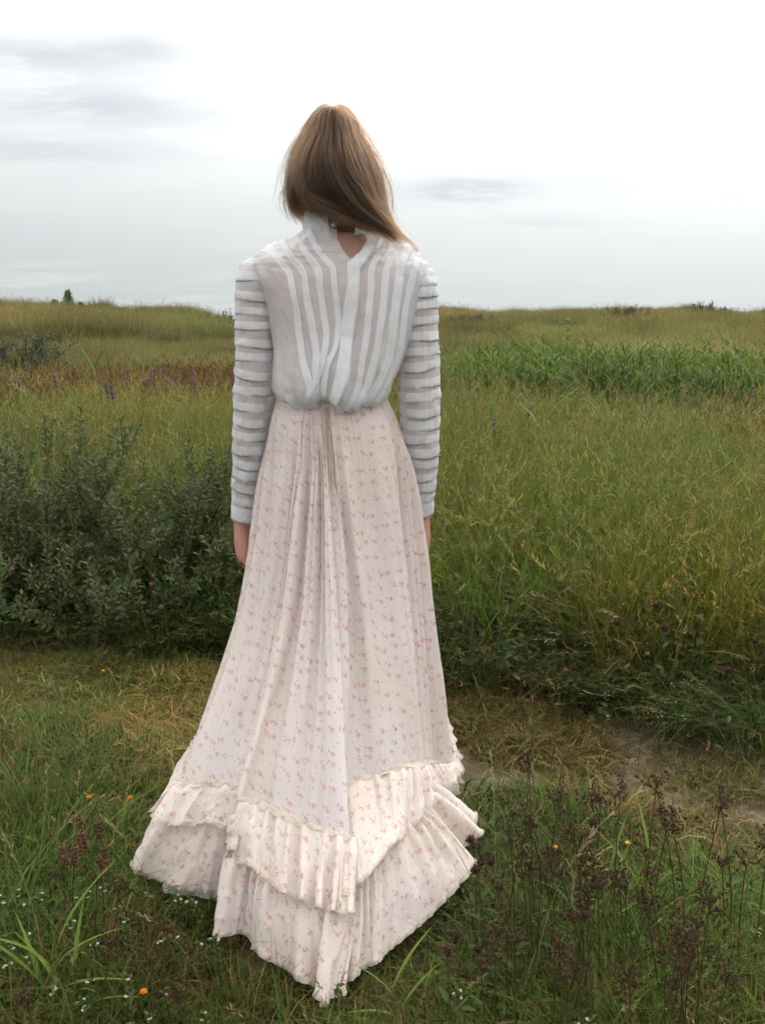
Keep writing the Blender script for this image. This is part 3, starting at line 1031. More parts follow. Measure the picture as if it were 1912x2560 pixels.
WA, WB = (.048, .072, .024), (.100, .124, .050)
for i, (px, py, Y, H, W, ns, lab) in enumerate((
        (60, 900, 3.95, .84, .50, 26, "grey-green willow shrub at the left edge of the picture, tallest of the bank"),
        (330, 960, 3.9, .74, .40, 20, "willow shrub with dark upright twigs in the middle of the left bank"),
        (210, 1130, 3.55, .52, .40, 18, "low grey-green willow shrub at the foot of the left bank"),
        (-10, 1180, 3.6, .50, .36, 14, "small willow shrub cut off by the left edge above the path"),
        (440, 1120, 3.75, .46, .34, 13, "sparse willow shrub just left of the hanging hand"))):
    c = at_y(px * S, py * S, Y)
    br, lf = willow_meshes(3000 + i, H * .82, W * 1.12, int(ns * 1.35), .029, WA, WB, 1.2)
    r = plant("willow_shrub", lab, "shrub", "willow shrubs on the left bank", [("branches", br, M_PLANT), ("foliage", lf, M_WILLOW)], on_ground(c[0], c[1] + .0), U(0, 6.28))
    r.children[1]["kind"] = "stuff"
for (px, py, Y, H, W, lab) in ((40, 770, 15.5, .75, 1.0, "grey willow scrub bush at the foot of the left-hand dune"),
                               (1550, 672, 52, .72, .8, "dark rounded bush standing on the right-hand dune crest"),
                               (1515, 690, 44, .85, .9, "green bush below the dark bush on the right-hand dune"),
                               (1347, 725, 33, .55, 1.0, "low brown bush in the grass of the right-hand slope"),
                               (488, 742, 27, .7, 1.1, "dark bush on the left-hand dune beside the sleeve"),
                               (1008, 720, 32, .5, .8, "small dark bush just right of the other sleeve")):
    c = at_y(px * S, py * S, Y)
    cA, cB = ((.03, .034, .02), (.06, .06, .035)) if "brown" in lab or "dark" in lab else ((.045, .065, .035), (.09, .105, .07))
    br, lf = willow_meshes(int(px * 7), H, W, 26, .075, cA, cB, .40)
    r = plant("dune_bush", lab, "bush", "bushes on the dunes", [("branches", br, M_PLANT), ("foliage", lf, M_WILLOW)], on_ground(c[0], c[1]), U(0, 6.28))
    r.children[1]["kind"] = "stuff"


# ---- young pines on the left crest
def pine_meshes(seed, H):
    rng = np.random.default_rng(seed)
    tk, fo = MB(), MB()
    tk.tube([(0, 0, -.1), (.01, 0, H * .5), (0, .01, H)], [.03, .02, .008], (.09, .06, .04), 6)
    for lev in np.linspace(.12, .96, 9):
        L = H * .36 * (1.02 - lev) + .06
        nb = 6 if lev < .9 else 3
        for k in range(nb):
            a = k * 6.283 / nb + lev * 9 + rng.normal(0, .2)
            d = np.array([math.cos(a), math.sin(a), .9 + .5 * lev])
            d /= np.linalg.norm(d)
            Q = np.array([0, 0, H * lev]) + d * np.linspace(0, L, 6)[:, None] + np.array([0, 0, 1]) * (np.linspace(0, 1, 6) ** 2 * L * .3)[:, None]
            tk.tube(Q, np.linspace(.012, .006, 6), (.08, .065, .035), 4)
            for m in range(20):
                s = rng.uniform(.2, 1.0)
                p = Q[min(5, int(s * 5))] * (1 - (s * 5) % 1) + Q[min(5, int(s * 5) + 1)] * ((s * 5) % 1)
                dd = d * .9 + rng.normal(0, .6, 3) + [0, 0, .4]
                kk = rng.uniform()
                fo.leaf(p, dd, rng.normal(0, 1, 3), rng.uniform(.09, .15), .022, (np.array([.10, .14, .05]) * (1 - kk) + np.array([.19, .24, .085]) * kk), rows=3)
    return tk.mesh("trunk"), fo.mesh("crown")


for i, (px, py, Y, H, lab) in enumerate(((150, 678, 39, 1.0, "young pine with an upright leader on the left dune crest, the taller of two"),
                                         (121, 679, 39.5, .58, "small young pine left of the taller pine on the dune crest"),
                                         (176, 680, 38.5, .38, "stunted young pine right of the taller pine on the dune crest"))):
    c = at_y(px * S, py * S, Y)
    tk, fo = pine_meshes(91 + i, H)
    r = plant("pine_tree", lab, "tree", "young pines on the dune crest", [("trunk", tk, M_PLANT), ("crown", fo, M_PLANT)], on_ground(c[0], c[1]))
    r.children[1]["kind"] = "stuff"


# ---- rushes with dark brown seed clusters
def rush_meshes(seed, H):
    rng = np.random.default_rng(seed)
    st, hd = MB(), MB()
    ln = rng.normal(0, .08, 2)
    P = np.array([[ln[0] * t ** 2 * H, ln[1] * t ** 2 * H, H * t] for t in np.linspace(0, 1, 8)])
    st.tube(P, np.linspace(.0017, .0010, 8), (.075, .070, .025), 5)
    for k in range(2):
        a = rng.uniform(0, 6.28)
        L = H * rng.uniform(.4, .7)
        Q = np.array([[math.cos(a) * .05 * t + math.cos(a) * .12 * t * t, math.sin(a) * .05 * t + math.sin(a) * .12 * t * t, L * t] for t in np.linspace(0, 1, 6)])
        st.tube(Q, np.linspace(.0016, .0005, 6), (.06, .085, .022), 4)
    top = P[-1]
    for b in range(rng.integers(6, 10)):
        a, e = rng.uniform(0, 6.28), rng.uniform(.35, 1.4)
        d = np.array([math.cos(a) * math.cos(e), math.sin(a) * math.cos(e), math.sin(e)])
        L = rng.uniform(.012, .042)
        s0 = top - [0, 0, rng.uniform(0, .022)]
        hd.tube([s0, s0 + d * L * .6 + [0, 0, .002], s0 + d * L], [.0006, .0005, .0005], (.07, .035, .02), 3)
        for m in range(rng.integers(4, 8)):
            c = np.array([.092, .060, .036]) * rng.uniform(.6, 1.5)
            q = s0 + d * L * rng.uniform(.5, 1.05) + rng.normal(0, .0035, 3)
            hd.blob(q, np.array([.0023, .0023, .0033]) * rng.uniform(.75, 1.2), c, 5, 4)
    return st.mesh("stem"), hd.mesh("seed_head")


RUSH = [rush_meshes(4000 + i, 1.0 * h) for i, h in enumerate((.20, .23, .26, .29, .33, .37))]
RUSH_H = (.20, .23, .26, .29, .33, .37)
heads = [z2(*p) for p in ((540, 130), (420, 310), (370, 270), (600, 240), (630, 300), (850, 200), (940, 150), (1110, 270), (1250, 230), (1290, 300), (1345, 220),
                          (1530, 300), (500, 470), (530, 560), (760, 380), (770, 490), (820, 570), (690, 680), (760, 670), (960, 600), (1010, 650), (1190, 560), (1200, 640), (1360, 680),
                          (1350, 800), (1160, 850), (1210, 890), (1260, 990), (1320, 920), (600, 900), (640, 960), (690, 1040), (800, 880), (390, 700), (330, 880), (450, 900), (1060, 1040),
                          (1380, 1020), (1490, 510), (1570, 430), (1640, 440), (300, 1030), (800, 520), (860, 590), (730, 700), (1230, 940), (1290, 950), (1170, 960), (560, 200), (910, 170),
                          (880, 230), (520, 520), (790, 430), (980, 630), (1340, 740), (660, 960), (1100, 60), (640, 430), (700, 720), (1060, 1180))]
for i, (px, py) in enumerate(heads):
    k = int(prng.integers(0, 6))
    if py > 2300:
        k = min(k, 2)
    f = under_head(px + U(-6, 6), py, RUSH_H[k])
    if not not_skirt(np.array([[f[0], f[1]]]), .03)[0]:
        continue
    lab = "brown rush stem with dark clustered seed head in the grass right of the skirt"
    grp = "rushes right of the skirt"
    if i == 56:
        lab, grp = "tall rush with one dense dark seed head standing over the bare path", None
    plant("rush", lab, "rush", grp, [("stem", RUSH[k][0], M_PLANT), ("seed_head", RUSH[k][1], M_PLANT)], f, U(0, 6.28), (prng.normal(0, .07), prng.normal(0, .07)), U(.95, 1.1))
for (px, py) in [z1(*p) for p in ((510, 640), (545, 690), (555, 1075), (960, 990), (1120, 1200), (950, 1340), (240, 1520), (1190, 1430), (710, 920), (900, 960))]:
    k = int(prng.integers(0, 3))
    f = under_head(px, py, RUSH_H[k])
    if not_skirt(np.array([[f[0], f[1]]]), .03)[0]:
        plant("rush", "dark-headed rush low in the grass left of the skirt", "rush", "rushes left of the skirt",
              [("stem", RUSH[k][0], M_PLANT), ("seed_head", RUSH[k][1], M_PLANT)], f, U(0, 6.28), (prng.normal(0, .1), prng.normal(0, .1)), U(.9, 1.1))


# ---- round dark seed heads, pink clovers, self-heal spikes, eyebrights, hawkbits, loosestrife
def stalk(mb, H, c, r=.0011, lean=.08, rng=None):
    a = rng.uniform(0, 6.28)
    P = np.array([[math.cos(a) * lean * H * t * t, math.sin(a) * lean * H * t * t, H * t] for t in np.linspace(0, 1, 7)])
    mb.tube(P, np.linspace(r, r * .7, 7), c, 4)
    return P


def ball_head(seed, H, R0, col, fuzz):
    rng = np.random.default_rng(seed)
    st, hd = MB(), MB()
    P = stalk(st, H, (.10, .085, .035), .0012, .12, rng)
    for k in range(2):
        t = rng.uniform(.3, .8)
        a = rng.uniform(0, 6.28)
        st.leaf(P[int(t * 6)], (math.cos(a), math.sin(a), .5), (0, 0, 1), .035, .012, (.05, .08, .02))
    hd.blob(P[-1], (R0 * .7,) * 3, np.array(col) * .8, 8, 6)
    for k in range(60):
        d = rng.normal(0, 1, 3)
        d /= np.linalg.norm(d)
        hd.leaf(P[-1] + d * R0 * .45, d + [0, 0, .3], rng.normal(0, 1, 3), R0 * fuzz * rng.uniform(.7, 1.2), R0 * .28, np.array(col) * rng.uniform(.6, 1.5), rows=3)
    return st.mesh("stem"), hd.mesh("seed_head")


BALL = [(h, ball_head(4400 + i, h, .0088 if h < .4 else .0125, (.070, .036, .026), .75)) for i, h in enumerate((.18, .25, .32, .42))]
bank = [z8(*p) for p in ((410, 525), (475, 615), (485, 700), (605, 735), (940, 460), (1010, 510), (910, 610), (1450, 735), (1335, 635), (1190, 385), (590, 635), (1060, 535), (1500, 580), (925, 605))]
for px, py in bank:
    h, ms = BALL[int(prng.integers(1, 4))]
    plant("clover_seed_head", "dark brown round clover seed head on the bank right of the skirt", "seed head", "round seed heads on the right bank",
          [("stem", ms[0], M_PLANT), ("seed_head", ms[1], M_PLANT)], under_head(px, py, h), U(0, 6.28), (prng.normal(0, .06), prng.normal(0, .06)))
far_b = [z8(*p) for p in ((650, 60), (680, 65), (820, 60), (960, 40), (1005, 70), (1110, 70), (1210, 100), (1285, 40), (1210, 60), (900, 160), (980, 100), (1415, 145), (870, 150), (830, 10), (940, 145),
                          (1270, 195), (655, 120), (740, 100), (1120, 130), (1180, 45), (620, 75), (690, 105), (770, 110), (1050, 20))]
for px, py in far_b:
    h, ms = BALL[3]
    w = at_y(px, py, U(4.3, 5.2))
    h_t = w[2] - float(terrain(w[0], w[1]))
    plant("knapweed", "small dark knapweed head rising above the yellow-green grass on the right", "knapweed", "knapweed heads in the right-hand meadow",
          [("stem", ms[0], M_PLANT), ("flower_head", ms[1], M_PLANT)], on_ground(w[0], w[1]), U(0, 6.28), (0, 0), max(.6, h_t / h))
for px, py in [z2(*p) for p in ((540, 610), (370, 500), (225, 520), (140, 885), (110, 840), (310, 910), (700, 305), (850, 815), (440, 620))]:
    h, ms = BALL[int(prng.integers(0, 2))]
    f = under_head(px, py, h)
    if not_skirt(np.array([[f[0], f[1]]]), .03)[0]:
        plant("clover_seed_head", "dark round clover seed head in the grass beside the right side of the train", "seed head", "round seed heads beside the train",
              [("stem", ms[0], M_PLANT), ("seed_head", ms[1], M_PLANT)], f, U(0, 6.28), (prng.normal(0, .06), prng.normal(0, .06)))
# two heads right against the cloth
for (x, y, lab) in ((1017, 1803, "dark seed head touching the lace tip at the right of the skirt"), (1021, 1866, "spidery dark seed head against the right-hand corner of the lower flounce")):
    h, ms = BALL[1]
    f = under_head(x * S, y * S, h + .02)
    plant("clover_seed_head", lab, "seed head", None, [("stem", ms[0], M_PLANT), ("seed_head", ms[1], M_PLANT)], (max(f[0], .20), f[1], f[2]), 1.0, (0, 0), (h + .02) / h)
for (p, lab) in ((z7(350, 195), "pink clover flower in the willow on the left, topmost of four"), (z7(130, 305), "pink clover flower nearest the left edge above the path"),
                 (z7(1020, 415), "pink clover flower on the left bank, second from the skirt"), (z7(1165, 580), "pink clover flower on the left bank closest to the skirt")):
    w = at_y(p[0], p[1], 3.25)
    h = max(.1, w[2] - float(terrain(w[0], w[1])))
    ms = ball_head(int(p[0]), h, .0078, (.34, .12, .20), .8)
    plant("clover_flower", lab, "flower", "pink clovers on the left bank", [("stem", ms[0], M_PLANT), ("flower_head", ms[1], M_PLANT)], on_ground(w[0], w[1]))


def selfheal(seed, H):
    rng = np.random.default_rng(seed)
    st, hd = MB(), MB()
    P = stalk(st, H, (.08, .06, .03), .0013, .1, rng)
    for w in range(5):
        z = H - .008 - w * .0095
        for k in range(7):
            a = k * .9 + w * .4
            hd.blob((P[-1][0] + .0052 * math.cos(a), P[-1][1] + .0052 * math.sin(a), z), np.array([.0036, .0036, .0044]) * rng.uniform(.8, 1.15), np.array([.20, .115, .07]) * rng.uniform(.6, 1.3), 5, 4)
    return st.mesh("stem"), hd.mesh("spike")


SH = [(h, selfheal(4600 + i, h)) for i, h in enumerate((.12, .16, .20))]
for px, py in [z1(*p) for p in ((510, 360), (420, 440), (600, 370), (560, 450), (630, 410), (680, 520), (740, 520), (880, 330), (955, 260), (945, 350), (815, 360), (405, 480))]:
    h, ms = SH[int(prng.integers(0, 3))]
    f = under_head(px, py, h)
    if not_skirt(np.array([[f[0], f[1]]]), .02)[0]:
        plant("selfheal_spike", "reddish brown beaded self-heal spike in the turf left of the train", "flower spike", "self-heal spikes left of the train",
              [("stem", ms[0], M_PLANT), ("spike", ms[1], M_PLANT)], f, U(0, 6.28), (prng.normal(0, .08), prng.normal(0, .08)))


def eyebright(seed, H):
    rng = np.random.default_rng(seed)
    st, fl = MB(), MB()
    P = stalk(st, H, (.05, .06, .02), .0012, .08, rng)
    for w in range(int(H / .009)):
        z = .25 * H + w * .0075
        if z > H:
            break
        for k in range(2):
            a = w * 1.57 + k * 3.14
            st.leaf((P[-1][0] * (z / H) ** 2, P[-1][1] * (z / H) ** 2, z), (math.cos(a), math.sin(a), .7), (0, 0, 1), .011, .0075, np.array([.06, .10, .025]) * rng.uniform(.7, 1.3), rows=3)
    for b in range(rng.integers(1, 4)):
        a = b * 2.2 + rng.uniform(0, 1)
        c = P[-1] + [.006 * math.cos(a), .006 * math.sin(a), -.003 - .004 * b]
        for k in range(5):
            f = a + (k - 2) * .75
            fl.leaf(c, (math.cos(f), math.sin(f), .5), (0, 0, 1), .0046, .0036, (.58, .57, .58), rows=3)
        fl.blob(c + [0, 0, .001], (.0012,) * 3, (.6, .42, .05), 5, 4)
    return st.mesh("stem"), fl.mesh("flower")


EB = [(h, eyebright(4700 + i, h)) for i, h in enumerate((.07, .09, .11, .13))]
left_e = [z1(*p) for p in ((65, 855), (130, 820), (180, 865), (225, 850), (490, 865), (515, 855), (645, 805), (780, 860), (825, 1000), (170, 1070), (640, 1145), (480, 1200), (165, 1260), (360, 1420),
                           (790, 1425), (840, 1345), (490, 1585), (530, 1520), (1080, 1435), (1260, 1135), (1345, 1105), (1380, 1095), (1185, 1080), (1125, 830), (1185, 850), (1335, 855), (1405, 880),
                           (1000, 1105), (570, 1350), (20, 1500), (5, 840), (55, 1155), (430, 1015), (30, 1265), (1370, 1615), (1030, 1630))]
for i, (px, py) in enumerate(left_e):
    h, ms = EB[int(prng.integers(0, 4))]
    f = under_head(px, py, h)
    if not_skirt(np.array([[f[0], f[1]]]), .0)[0]:
        plant("eyebright", "tiny white eyebright flower in the turf left of and in front of the train", "flower", "white eyebrights left of the train",
              [("stem", ms[0], M_PLANT), ("flower", ms[1], M_PLANT)], f, U(0, 6.28), (prng.normal(0, .1), prng.normal(0, .1)))
for (px, py) in [z2(*p) for p in ((120, 1125), (760, 1260), (1205, 1240), (1280, 1280), (1425, 940), (1470, 845), (1610, 830), (1360, 570), (780, 1270))]:
    h, ms = EB[int(prng.integers(0, 4))]
    plant("eyebright", "tiny white eyebright flower among the rushes on the right", "flower", "white eyebrights on the right",
          [("stem", ms[0], M_PLANT), ("flower", ms[1], M_PLANT)], under_head(px, py, h), U(0, 6.28), (prng.normal(0, .1), prng.normal(0, .1)))
for (px, py) in [z8(*p) for p in ((855, 855), (1180, 805), (1135, 960), (860, 965), (1205, 895), (1235, 965), (1170, 900))]:
    h, ms = EB[3]
    plant("eyebright", "tiny white eyebright flower at the foot of the right bank", "flower", "white eyebrights under the right bank",
          [("stem", ms[0], M_PLANT), ("flower", ms[1], M_PLANT)], under_head(px, py, h), U(0, 6.28))


def hawkbit(seed, H, col):
    rng = np.random.default_rng(seed)
    st, fl = MB(), MB()
    P = stalk(st, H, (.06, .07, .02), .0012, .15, rng)
    for k in range(13):
        a = k * .483
        fl.leaf(P[-1], (math.cos(a), math.sin(a), .9 if k % 2 else .5), (0, 0, 1), .0085, .0038, np.array(col) * rng.uniform(.8, 1.15), rows=3)
    fl.blob(P[-1], (.004, .004, .003), np.array(col) * .7, 6, 4)
    return st.mesh("stem"), fl.mesh("flower")


HB = hawkbit(4800, .12, (.75, .24, .02))
YB = hawkbit(4801, .10, (.75, .46, .03))
for (p, ms, h, lab) in ((z1(785, 250), HB, .12, "orange hawkbit flower in the turf closest to the left flounces"), (z1(525, 250), HB, .12, "half-open orange hawkbit flower left of its brighter neighbour"),
                        (z1(855, 1500), HB, .12, "orange hawkbit flower near the bottom edge left of the train"), (z7(716, 1022), YB, .10, "single yellow flower on the trodden path left of the skirt"),
                        (z2(597, 408), YB, .10, "yellow flower hidden between the rushes right of the train"), (z2(955, 390), YB, .10, "yellow flower by the bare soil right of the skirt")):
    plant("hawkbit", lab, "flower", "orange and yellow composite flowers", [("stem", ms[0], M_PLANT), ("flower", ms[1], M_PLANT)], under_head(p[0], p[1], h))


def loosestrife(seed, H):
    rng = np.random.default_rng(seed)
    st, fl = MB(), MB()
    P = stalk(st, H, (.08, .05, .03), .004, .05, rng)
    for k in range(16):
        z = rng.uniform(.2, .72) * H
        a = rng.uniform(0, 6.28)
        st.leaf((0, 0, z), (math.cos(a), math.sin(a), .6), (0, 0, 1), .07, .016, np.array([.05, .075, .02]) * rng.uniform(.7, 1.3), rows=3)
    for k in range(70):
        t = rng.uniform(.84, 1.0)
        a = rng.uniform(0, 6.28)
        rr = .024 * (1.15 - t) / .4 + .006
        fl.leaf((P[-1][0] * t * t, P[-1][1] * t * t, t * H), (math.cos(a), math.sin(a), .5), (0, 0, 1), rr + .012, .018, np.array([.21, .085, .17]) * rng.uniform(.7, 1.3), rows=3)
    return st.mesh("stem"), fl.mesh("flower_spike")


LS = [loosestrife(4900 + i, .80) for i in range(3)]
for i, (p, Y) in enumerate([(z5(*p), Y) for p, Y in (((1060, 650), 9.2), ((1048, 680), 9.0), ((1125, 655), 9.5), ((1142, 685), 9.2), ((1178, 685), 9.3), ((1005, 690), 9.0), ((1308, 685), 8.8), ((1345, 705), 8.6),
                                                    ((765, 765), 7.2), ((800, 770), 7.2), ((112, 710), 8.4), ((104, 735), 8.2), ((405, 695), 8.6), ((1590, 720), 8.6), ((660, 610), 11), ((880, 650), 10))]):
    w = at_y(p[0], p[1], Y)
    h = w[2] - float(terrain(w[0], w[1]))
    ms = LS[i % 3]
    lab, grp = "purple loosestrife spike in the rust-brown grass left of the sleeve", "loosestrife spikes left of the sleeve"
    plant("loosestrife", lab, "flower spike", grp, [("stem", ms[0], M_PLANT), ("flower_spike", ms[1], M_PLANT)], on_ground(w[0], w[1]), U(0, 6.28), (0, 0), (h + .06) / .80)
for (p, Y, lab) in ((z6(485, 660), 6.0, "purple loosestrife spike beside the bright reed shoot right of the sleeve"), (z6(1600, 605), 7.0, "purple loosestrife spike near the right edge below the reeds"),
                    (z6(310, 750), 5.6, "faded purple spike close to the right-hand sleeve")):
    w = at_y(p[0], p[1], Y)
    h = w[2] - float(terrain(w[0], w[1]))
    plant("loosestrife", lab, "flower spike", "loosestrife spikes on the right", [("stem", LS[0][0], M_PLANT), ("flower_spike", LS[0][1], M_PLANT)], on_ground(w[0], w[1]), 0, (0, 0), (h + .05) / .80)


# ---- evening primrose far right: a tall stem with yellow flowers
def primrose():
    rng = np.random.default_rng(5)
    st, fl = MB(), MB()
    st.tube([(0, 0, 0), (.01, 0, .6), (0, 0, 1.25)], [.012, .01, .006], (.07, .08, .03), 5)
    for k in range(24):
        a, z = rng.uniform(0, 6.28), rng.uniform(.1, 1.0)
        st.leaf((0, 0, z), (math.cos(a), math.sin(a), .5), (0, 0, 1), .12, .03, (.06, .085, .03), rows=3)
    for z in (1.24, 1.12, .98):
        for k in range(5):
            a = k * 1.257
            fl.leaf((0, 0, z), (math.cos(a), math.sin(a), .5), (0, 0, 1), .055, .05, (.72, .58, .10), rows=3)
    return st.mesh("stem"), fl.mesh("flower")


pm = primrose()
w = at_y(z6(673, 225)[0], z6(673, 225)[1], 17.5)
plant("evening_primrose", "tall evening primrose with pale yellow flowers before the right-hand dune", "flower", None, [("stem", pm[0], M_PLANT), ("flower", pm[1], M_PLANT)],
      on_ground(w[0], w[1]), 0, (0, 0), (w[2] - float(terrain(w[0], w[1])) + .12) / 1.25)


# ---- broad-bladed reed shoots standing singly
def reed_shoot(name, label, group, loc, H, nleaf, L, w_, col, seed, rz=0.0, lean=.1):
    rng = np.random.default_rng(seed)
    root = empty(name, loc, (0, 0, rz))
    st = MB()
    P = np.array([[lean * H * t * t, 0, H * t] for t in np.linspace(0, 1, 9)])
    st.tube(P, np.linspace(w_ * .16, w_ * .06, 9), np.array(col) * .9, 5)
    link("stem", st.mesh("stem"), M_PLANT, root)
    f = rng.uniform(0, 6.28)
    for k in range(nleaf):
        lf = MB()
        t = .15 + .85 * k / max(nleaf - 1, 1)
        p = P[min(8, int(t * 8))]
        f += math.pi + rng.normal(0, .45)
        el = rng.uniform(.9, 2.2) + .9 * t
        d = np.array([math.cos(f), math.sin(f), el])
        lf.leaf(p, d, (-math.cos(f) * el, -math.sin(f) * el, 1.0), L * rng.uniform(.75, 1.15), w_ * rng.uniform(.8, 1.15), np.array(col) * rng.uniform(.85, 1.15), rows=9, droop=.30 + .3 * rng.uniform(), fold=.18)
        link("leaf", lf.mesh("leaf"), M_PLANT, root)
    tag(root, label, "reed", group)
    return root


YG, LG = (.14, .20, .04), (.085, .145, .032)
g = "reed shoots standing singly"
for i, (px, py, H, nl, L, w_, c, lab, Y) in enumerate((
        (1160, 960, .85, 7, .34, .020, YG, "bright yellow-green reed shoot right of the sleeve, tallest of its patch", 5.6),
        (1085, 985, .62, 5, .30, .018, LG, "green reed shoot next to the bright shoot, nearer the sleeve", 5.4),
        (1320, 930, .70, 6, .30, .018, LG, "green reed shoot in the meadow below the reed bed", 6.2),
        (1600, 930, .80, 6, .30, .018, LG, "green reed shoot near the right edge in the meadow", 6.0),
        (1620, 1330, .55, 6, .34, .014, LG, "green reed shoot on the bank at the right edge of the picture", 3.4),
        (230, 830, .86, 8, .34, .022, LG, "tall green reed shoot in the meadow left of the sleeve", 7.6),
        (190, 840, .70, 6, .30, .020, LG, "shorter reed shoot left of the tall one in the left meadow", 7.6),
        (420, 850, .62, 6, .32, .020, LG, "reed shoot with a bent leaf close to the left-hand sleeve", 6.8))):
    c_ = at_y(px * S, py * S, Y)
    reed_shoot("reed_shoot", lab, g, on_ground(c_[0], c_[1]), H, nl, L, w_, c, 5000 + i, U(0, 6.28))
for i, (x, y, H, nl, L, w_, c, lab) in enumerate((
        (105, 2190, .12, 6, .17, .0075, YG, "broad green grass shoot in the bottom left corner"),
        (160, 2210, .10, 5, .15, .007, YG, "broad green grass shoot right of the one in the bottom left corner"),
        (60, 1790, .13, 8, .16, .006, LG, "clump of broad grass at the left edge below the path"),
        (865, 2205, .08, 4, .13, .007, YG, "broad green grass shoot at the bottom edge under the tip of the train"),
        (1330, 2020, .12, 6, .14, .006, YG, "bright green grass shoot among the rushes, second from the right edge"),
        (1375, 2000, .13, 6, .14, .006, YG, "bright green grass shoot among the rushes, rightmost of the pair"),
        (1230, 1990, .11, 6, .13, .006, YG, "yellow-green grass shoot in the rushes halfway to the right edge"))):
    f = at_z(x * S, y * S, 0.0)
    reed_shoot("grass_shoot", lab, "broad grass shoots in front", on_ground(f[0], f[1]), H, nl, L, w_, c, 5100 + i, U(0, 6.28), .2)


# ---- dry seeding grass stalks
def dry_stalk(seed, H, bend, spread):
    rng = np.random.default_rng(seed)
    st, sd = MB(), MB()
    t = np.linspace(0, 1, 12)
    P = np.column_stack([bend * H * t ** 2.2, 0 * t, H * (t - .38 * bend * t ** 3.5)])
    st.tube(P, np.linspace(.0011, .0005, 12), (.30, .235, .115), 4)
    for k in range(26):
        tt = rng.uniform(.74, 1.0)
        p = np.array([np.interp(tt, t, P[:, c]) for c in range(3)])
        d = P[-1] - P[-3]
        d = d / np.linalg.norm(d) + rng.normal(0, spread, 3)
        sd.leaf(p + rng.normal(0, .0015, 3), d, rng.normal(0, 1, 3), .013 * rng.uniform(.7, 1.3), .0032, np.array([.34, .26, .145]) * rng.uniform(.7, 1.25), rows=3)
    return st.mesh("stalk"), sd.mesh("seed_head")


DS = [dry_stalk(5200 + i, 1.0 * h, b, s) for i, (h, b, s) in enumerate(((.34, .15, .3), (.30, .5, .35), (.40, .3, .25), (.26, .8, .4), (.45, .45, .3)))]
for i in range(46):
    a = U(-.36, .36)
    r = U(2.9, 4.4)
    x, y = r * math.sin(a), r * math.cos(a)
    if path_d(x, y) < .5:
        continue
    ms = DS[i % 5]
    side = "left" if x < AX else "right"
    plant("dry_grass_stalk", "straw-coloured seeding grass stalk on the bank %s of the skirt" % side, "grass stalk", "dry grass stalks on the %s bank" % side,
          [("stalk", ms[0], M_PLANT), ("seed_head", ms[1], M_PLANT)], on_ground(x, y), U(0, 6.28), (prng.normal(0, .1), prng.normal(0, .1)), U(.9, 1.35))
for (p, k, rz, s_, lab) in ((z2(500, 1230), 2, 0.1, 1.05, "tall pale dry stalk leaning right of the train, longest of the foreground"), (z2(660, 1240), 0, 1.2, .8, "short pale dry stalk right of the longest leaning one"),
                            (z2(1060, 1100), 3, 2.0, 1.0, "forked pale grass head bending among the rushes"), (z2(370, 1200), 3, 4.0, .6, "curled pale grass head low beside the train"),
                            (z1(190, 1180), 4, .3, .8, "arching pale grass stalk at the left in front"), (z1(300, 1480), 2, 2.6, .9, "long dry stalk rising from the bottom left"),
                            (z1(1320, 1690), 1, 2.9, .8, "arched dry stalk at the bottom edge left of the train tip"), (z1(960, 960), 1, 2.7, .8, "dry stalk slanting towards the left hem"),
                            (z1(780, 780), 0, 1.0, .7, "thin dry stalk standing left of the flounces"), (z2(310, 760), 2, 1.6, .9, "bent dry stalk right of the train tip"),
                            (z2(560, 1000), 1, .4, .9, "dry stalk arching over the rushes"), (z1(1010, 330), 2, .9, .8, "slender dry stalk beside the upper left flounce")):
    f = at_z(p[0], p[1], 0.0)
    if not_skirt(np.array([[f[0], f[1]]]), .01)[0]:
        ms = DS[k]
        plant("dry_grass_stalk", lab, "grass stalk", "dry grass stalks in front", [("stalk", ms[0], M_PLANT), ("seed_head", ms[1], M_PLANT)], on_ground(f[0], f[1]), rz, (0, 0), s_)


# ---- say which one: rows as seen from the path's near side, counted from the left
def number_rows():
    ORD = ["first", "second", "third", "fourth", "fifth", "sixth", "seventh", "eighth", "ninth", "tenth", "eleventh", "twelfth"]
    ROW = ["lowest row", "second row up", "third row up", "fourth row up", "fifth row up", "sixth row up", "seventh row up", "eighth row up"]
    groups = {}
    for o in COL.objects:
        if o.parent is None and o.get("group") and o.get("label"):
            groups.setdefault((o["group"], o["label"]), []).append(o)
    short = {"rushes right of the skirt": "brown rush right of the skirt", "rushes left of the skirt": "dark-headed rush left of the skirt",
             "round seed heads on the right bank": "round dark seed head on the right bank", "knapweed heads in the right-hand meadow": "dark knapweed head in the right-hand meadow",
             "round seed heads beside the train": "round dark seed head beside the train", "self-heal spikes left of the train": "brown self-heal spike left of the train",
             "white eyebrights left of the train": "white eyebright left of the train", "white eyebrights on the right": "white eyebright among the rushes",
             "white eyebrights under the right bank": "white eyebright under the right bank", "loosestrife spikes left of the sleeve": "purple loosestrife left of the sleeve",
             "dry grass stalks on the left bank": "straw-coloured grass stalk on the left bank", "dry grass stalks on the right bank": "straw-coloured grass stalk on the right bank"}
    for (g, lab), os_ in groups.items():
        if len(os_) < 2 or g not in short:
            continue
        os_.sort(key=lambda o: o.location.y)
        per = 9 if len(os_) > 18 else max(6, (len(os_) + 1) // 2)
        rows = [os_[i:i + per] for i in range(0, len(os_), per)]
        for ri, row in enumerate(rows):
            row.sort(key=lambda o: o.location.x / o.location.y)
            for i, o in enumerate(row):
                o["label"] = "%s, %s from left" % (short[g], ORD[i]) + (" in the " + ROW[ri] if len(rows) > 1 else "")


number_rows()

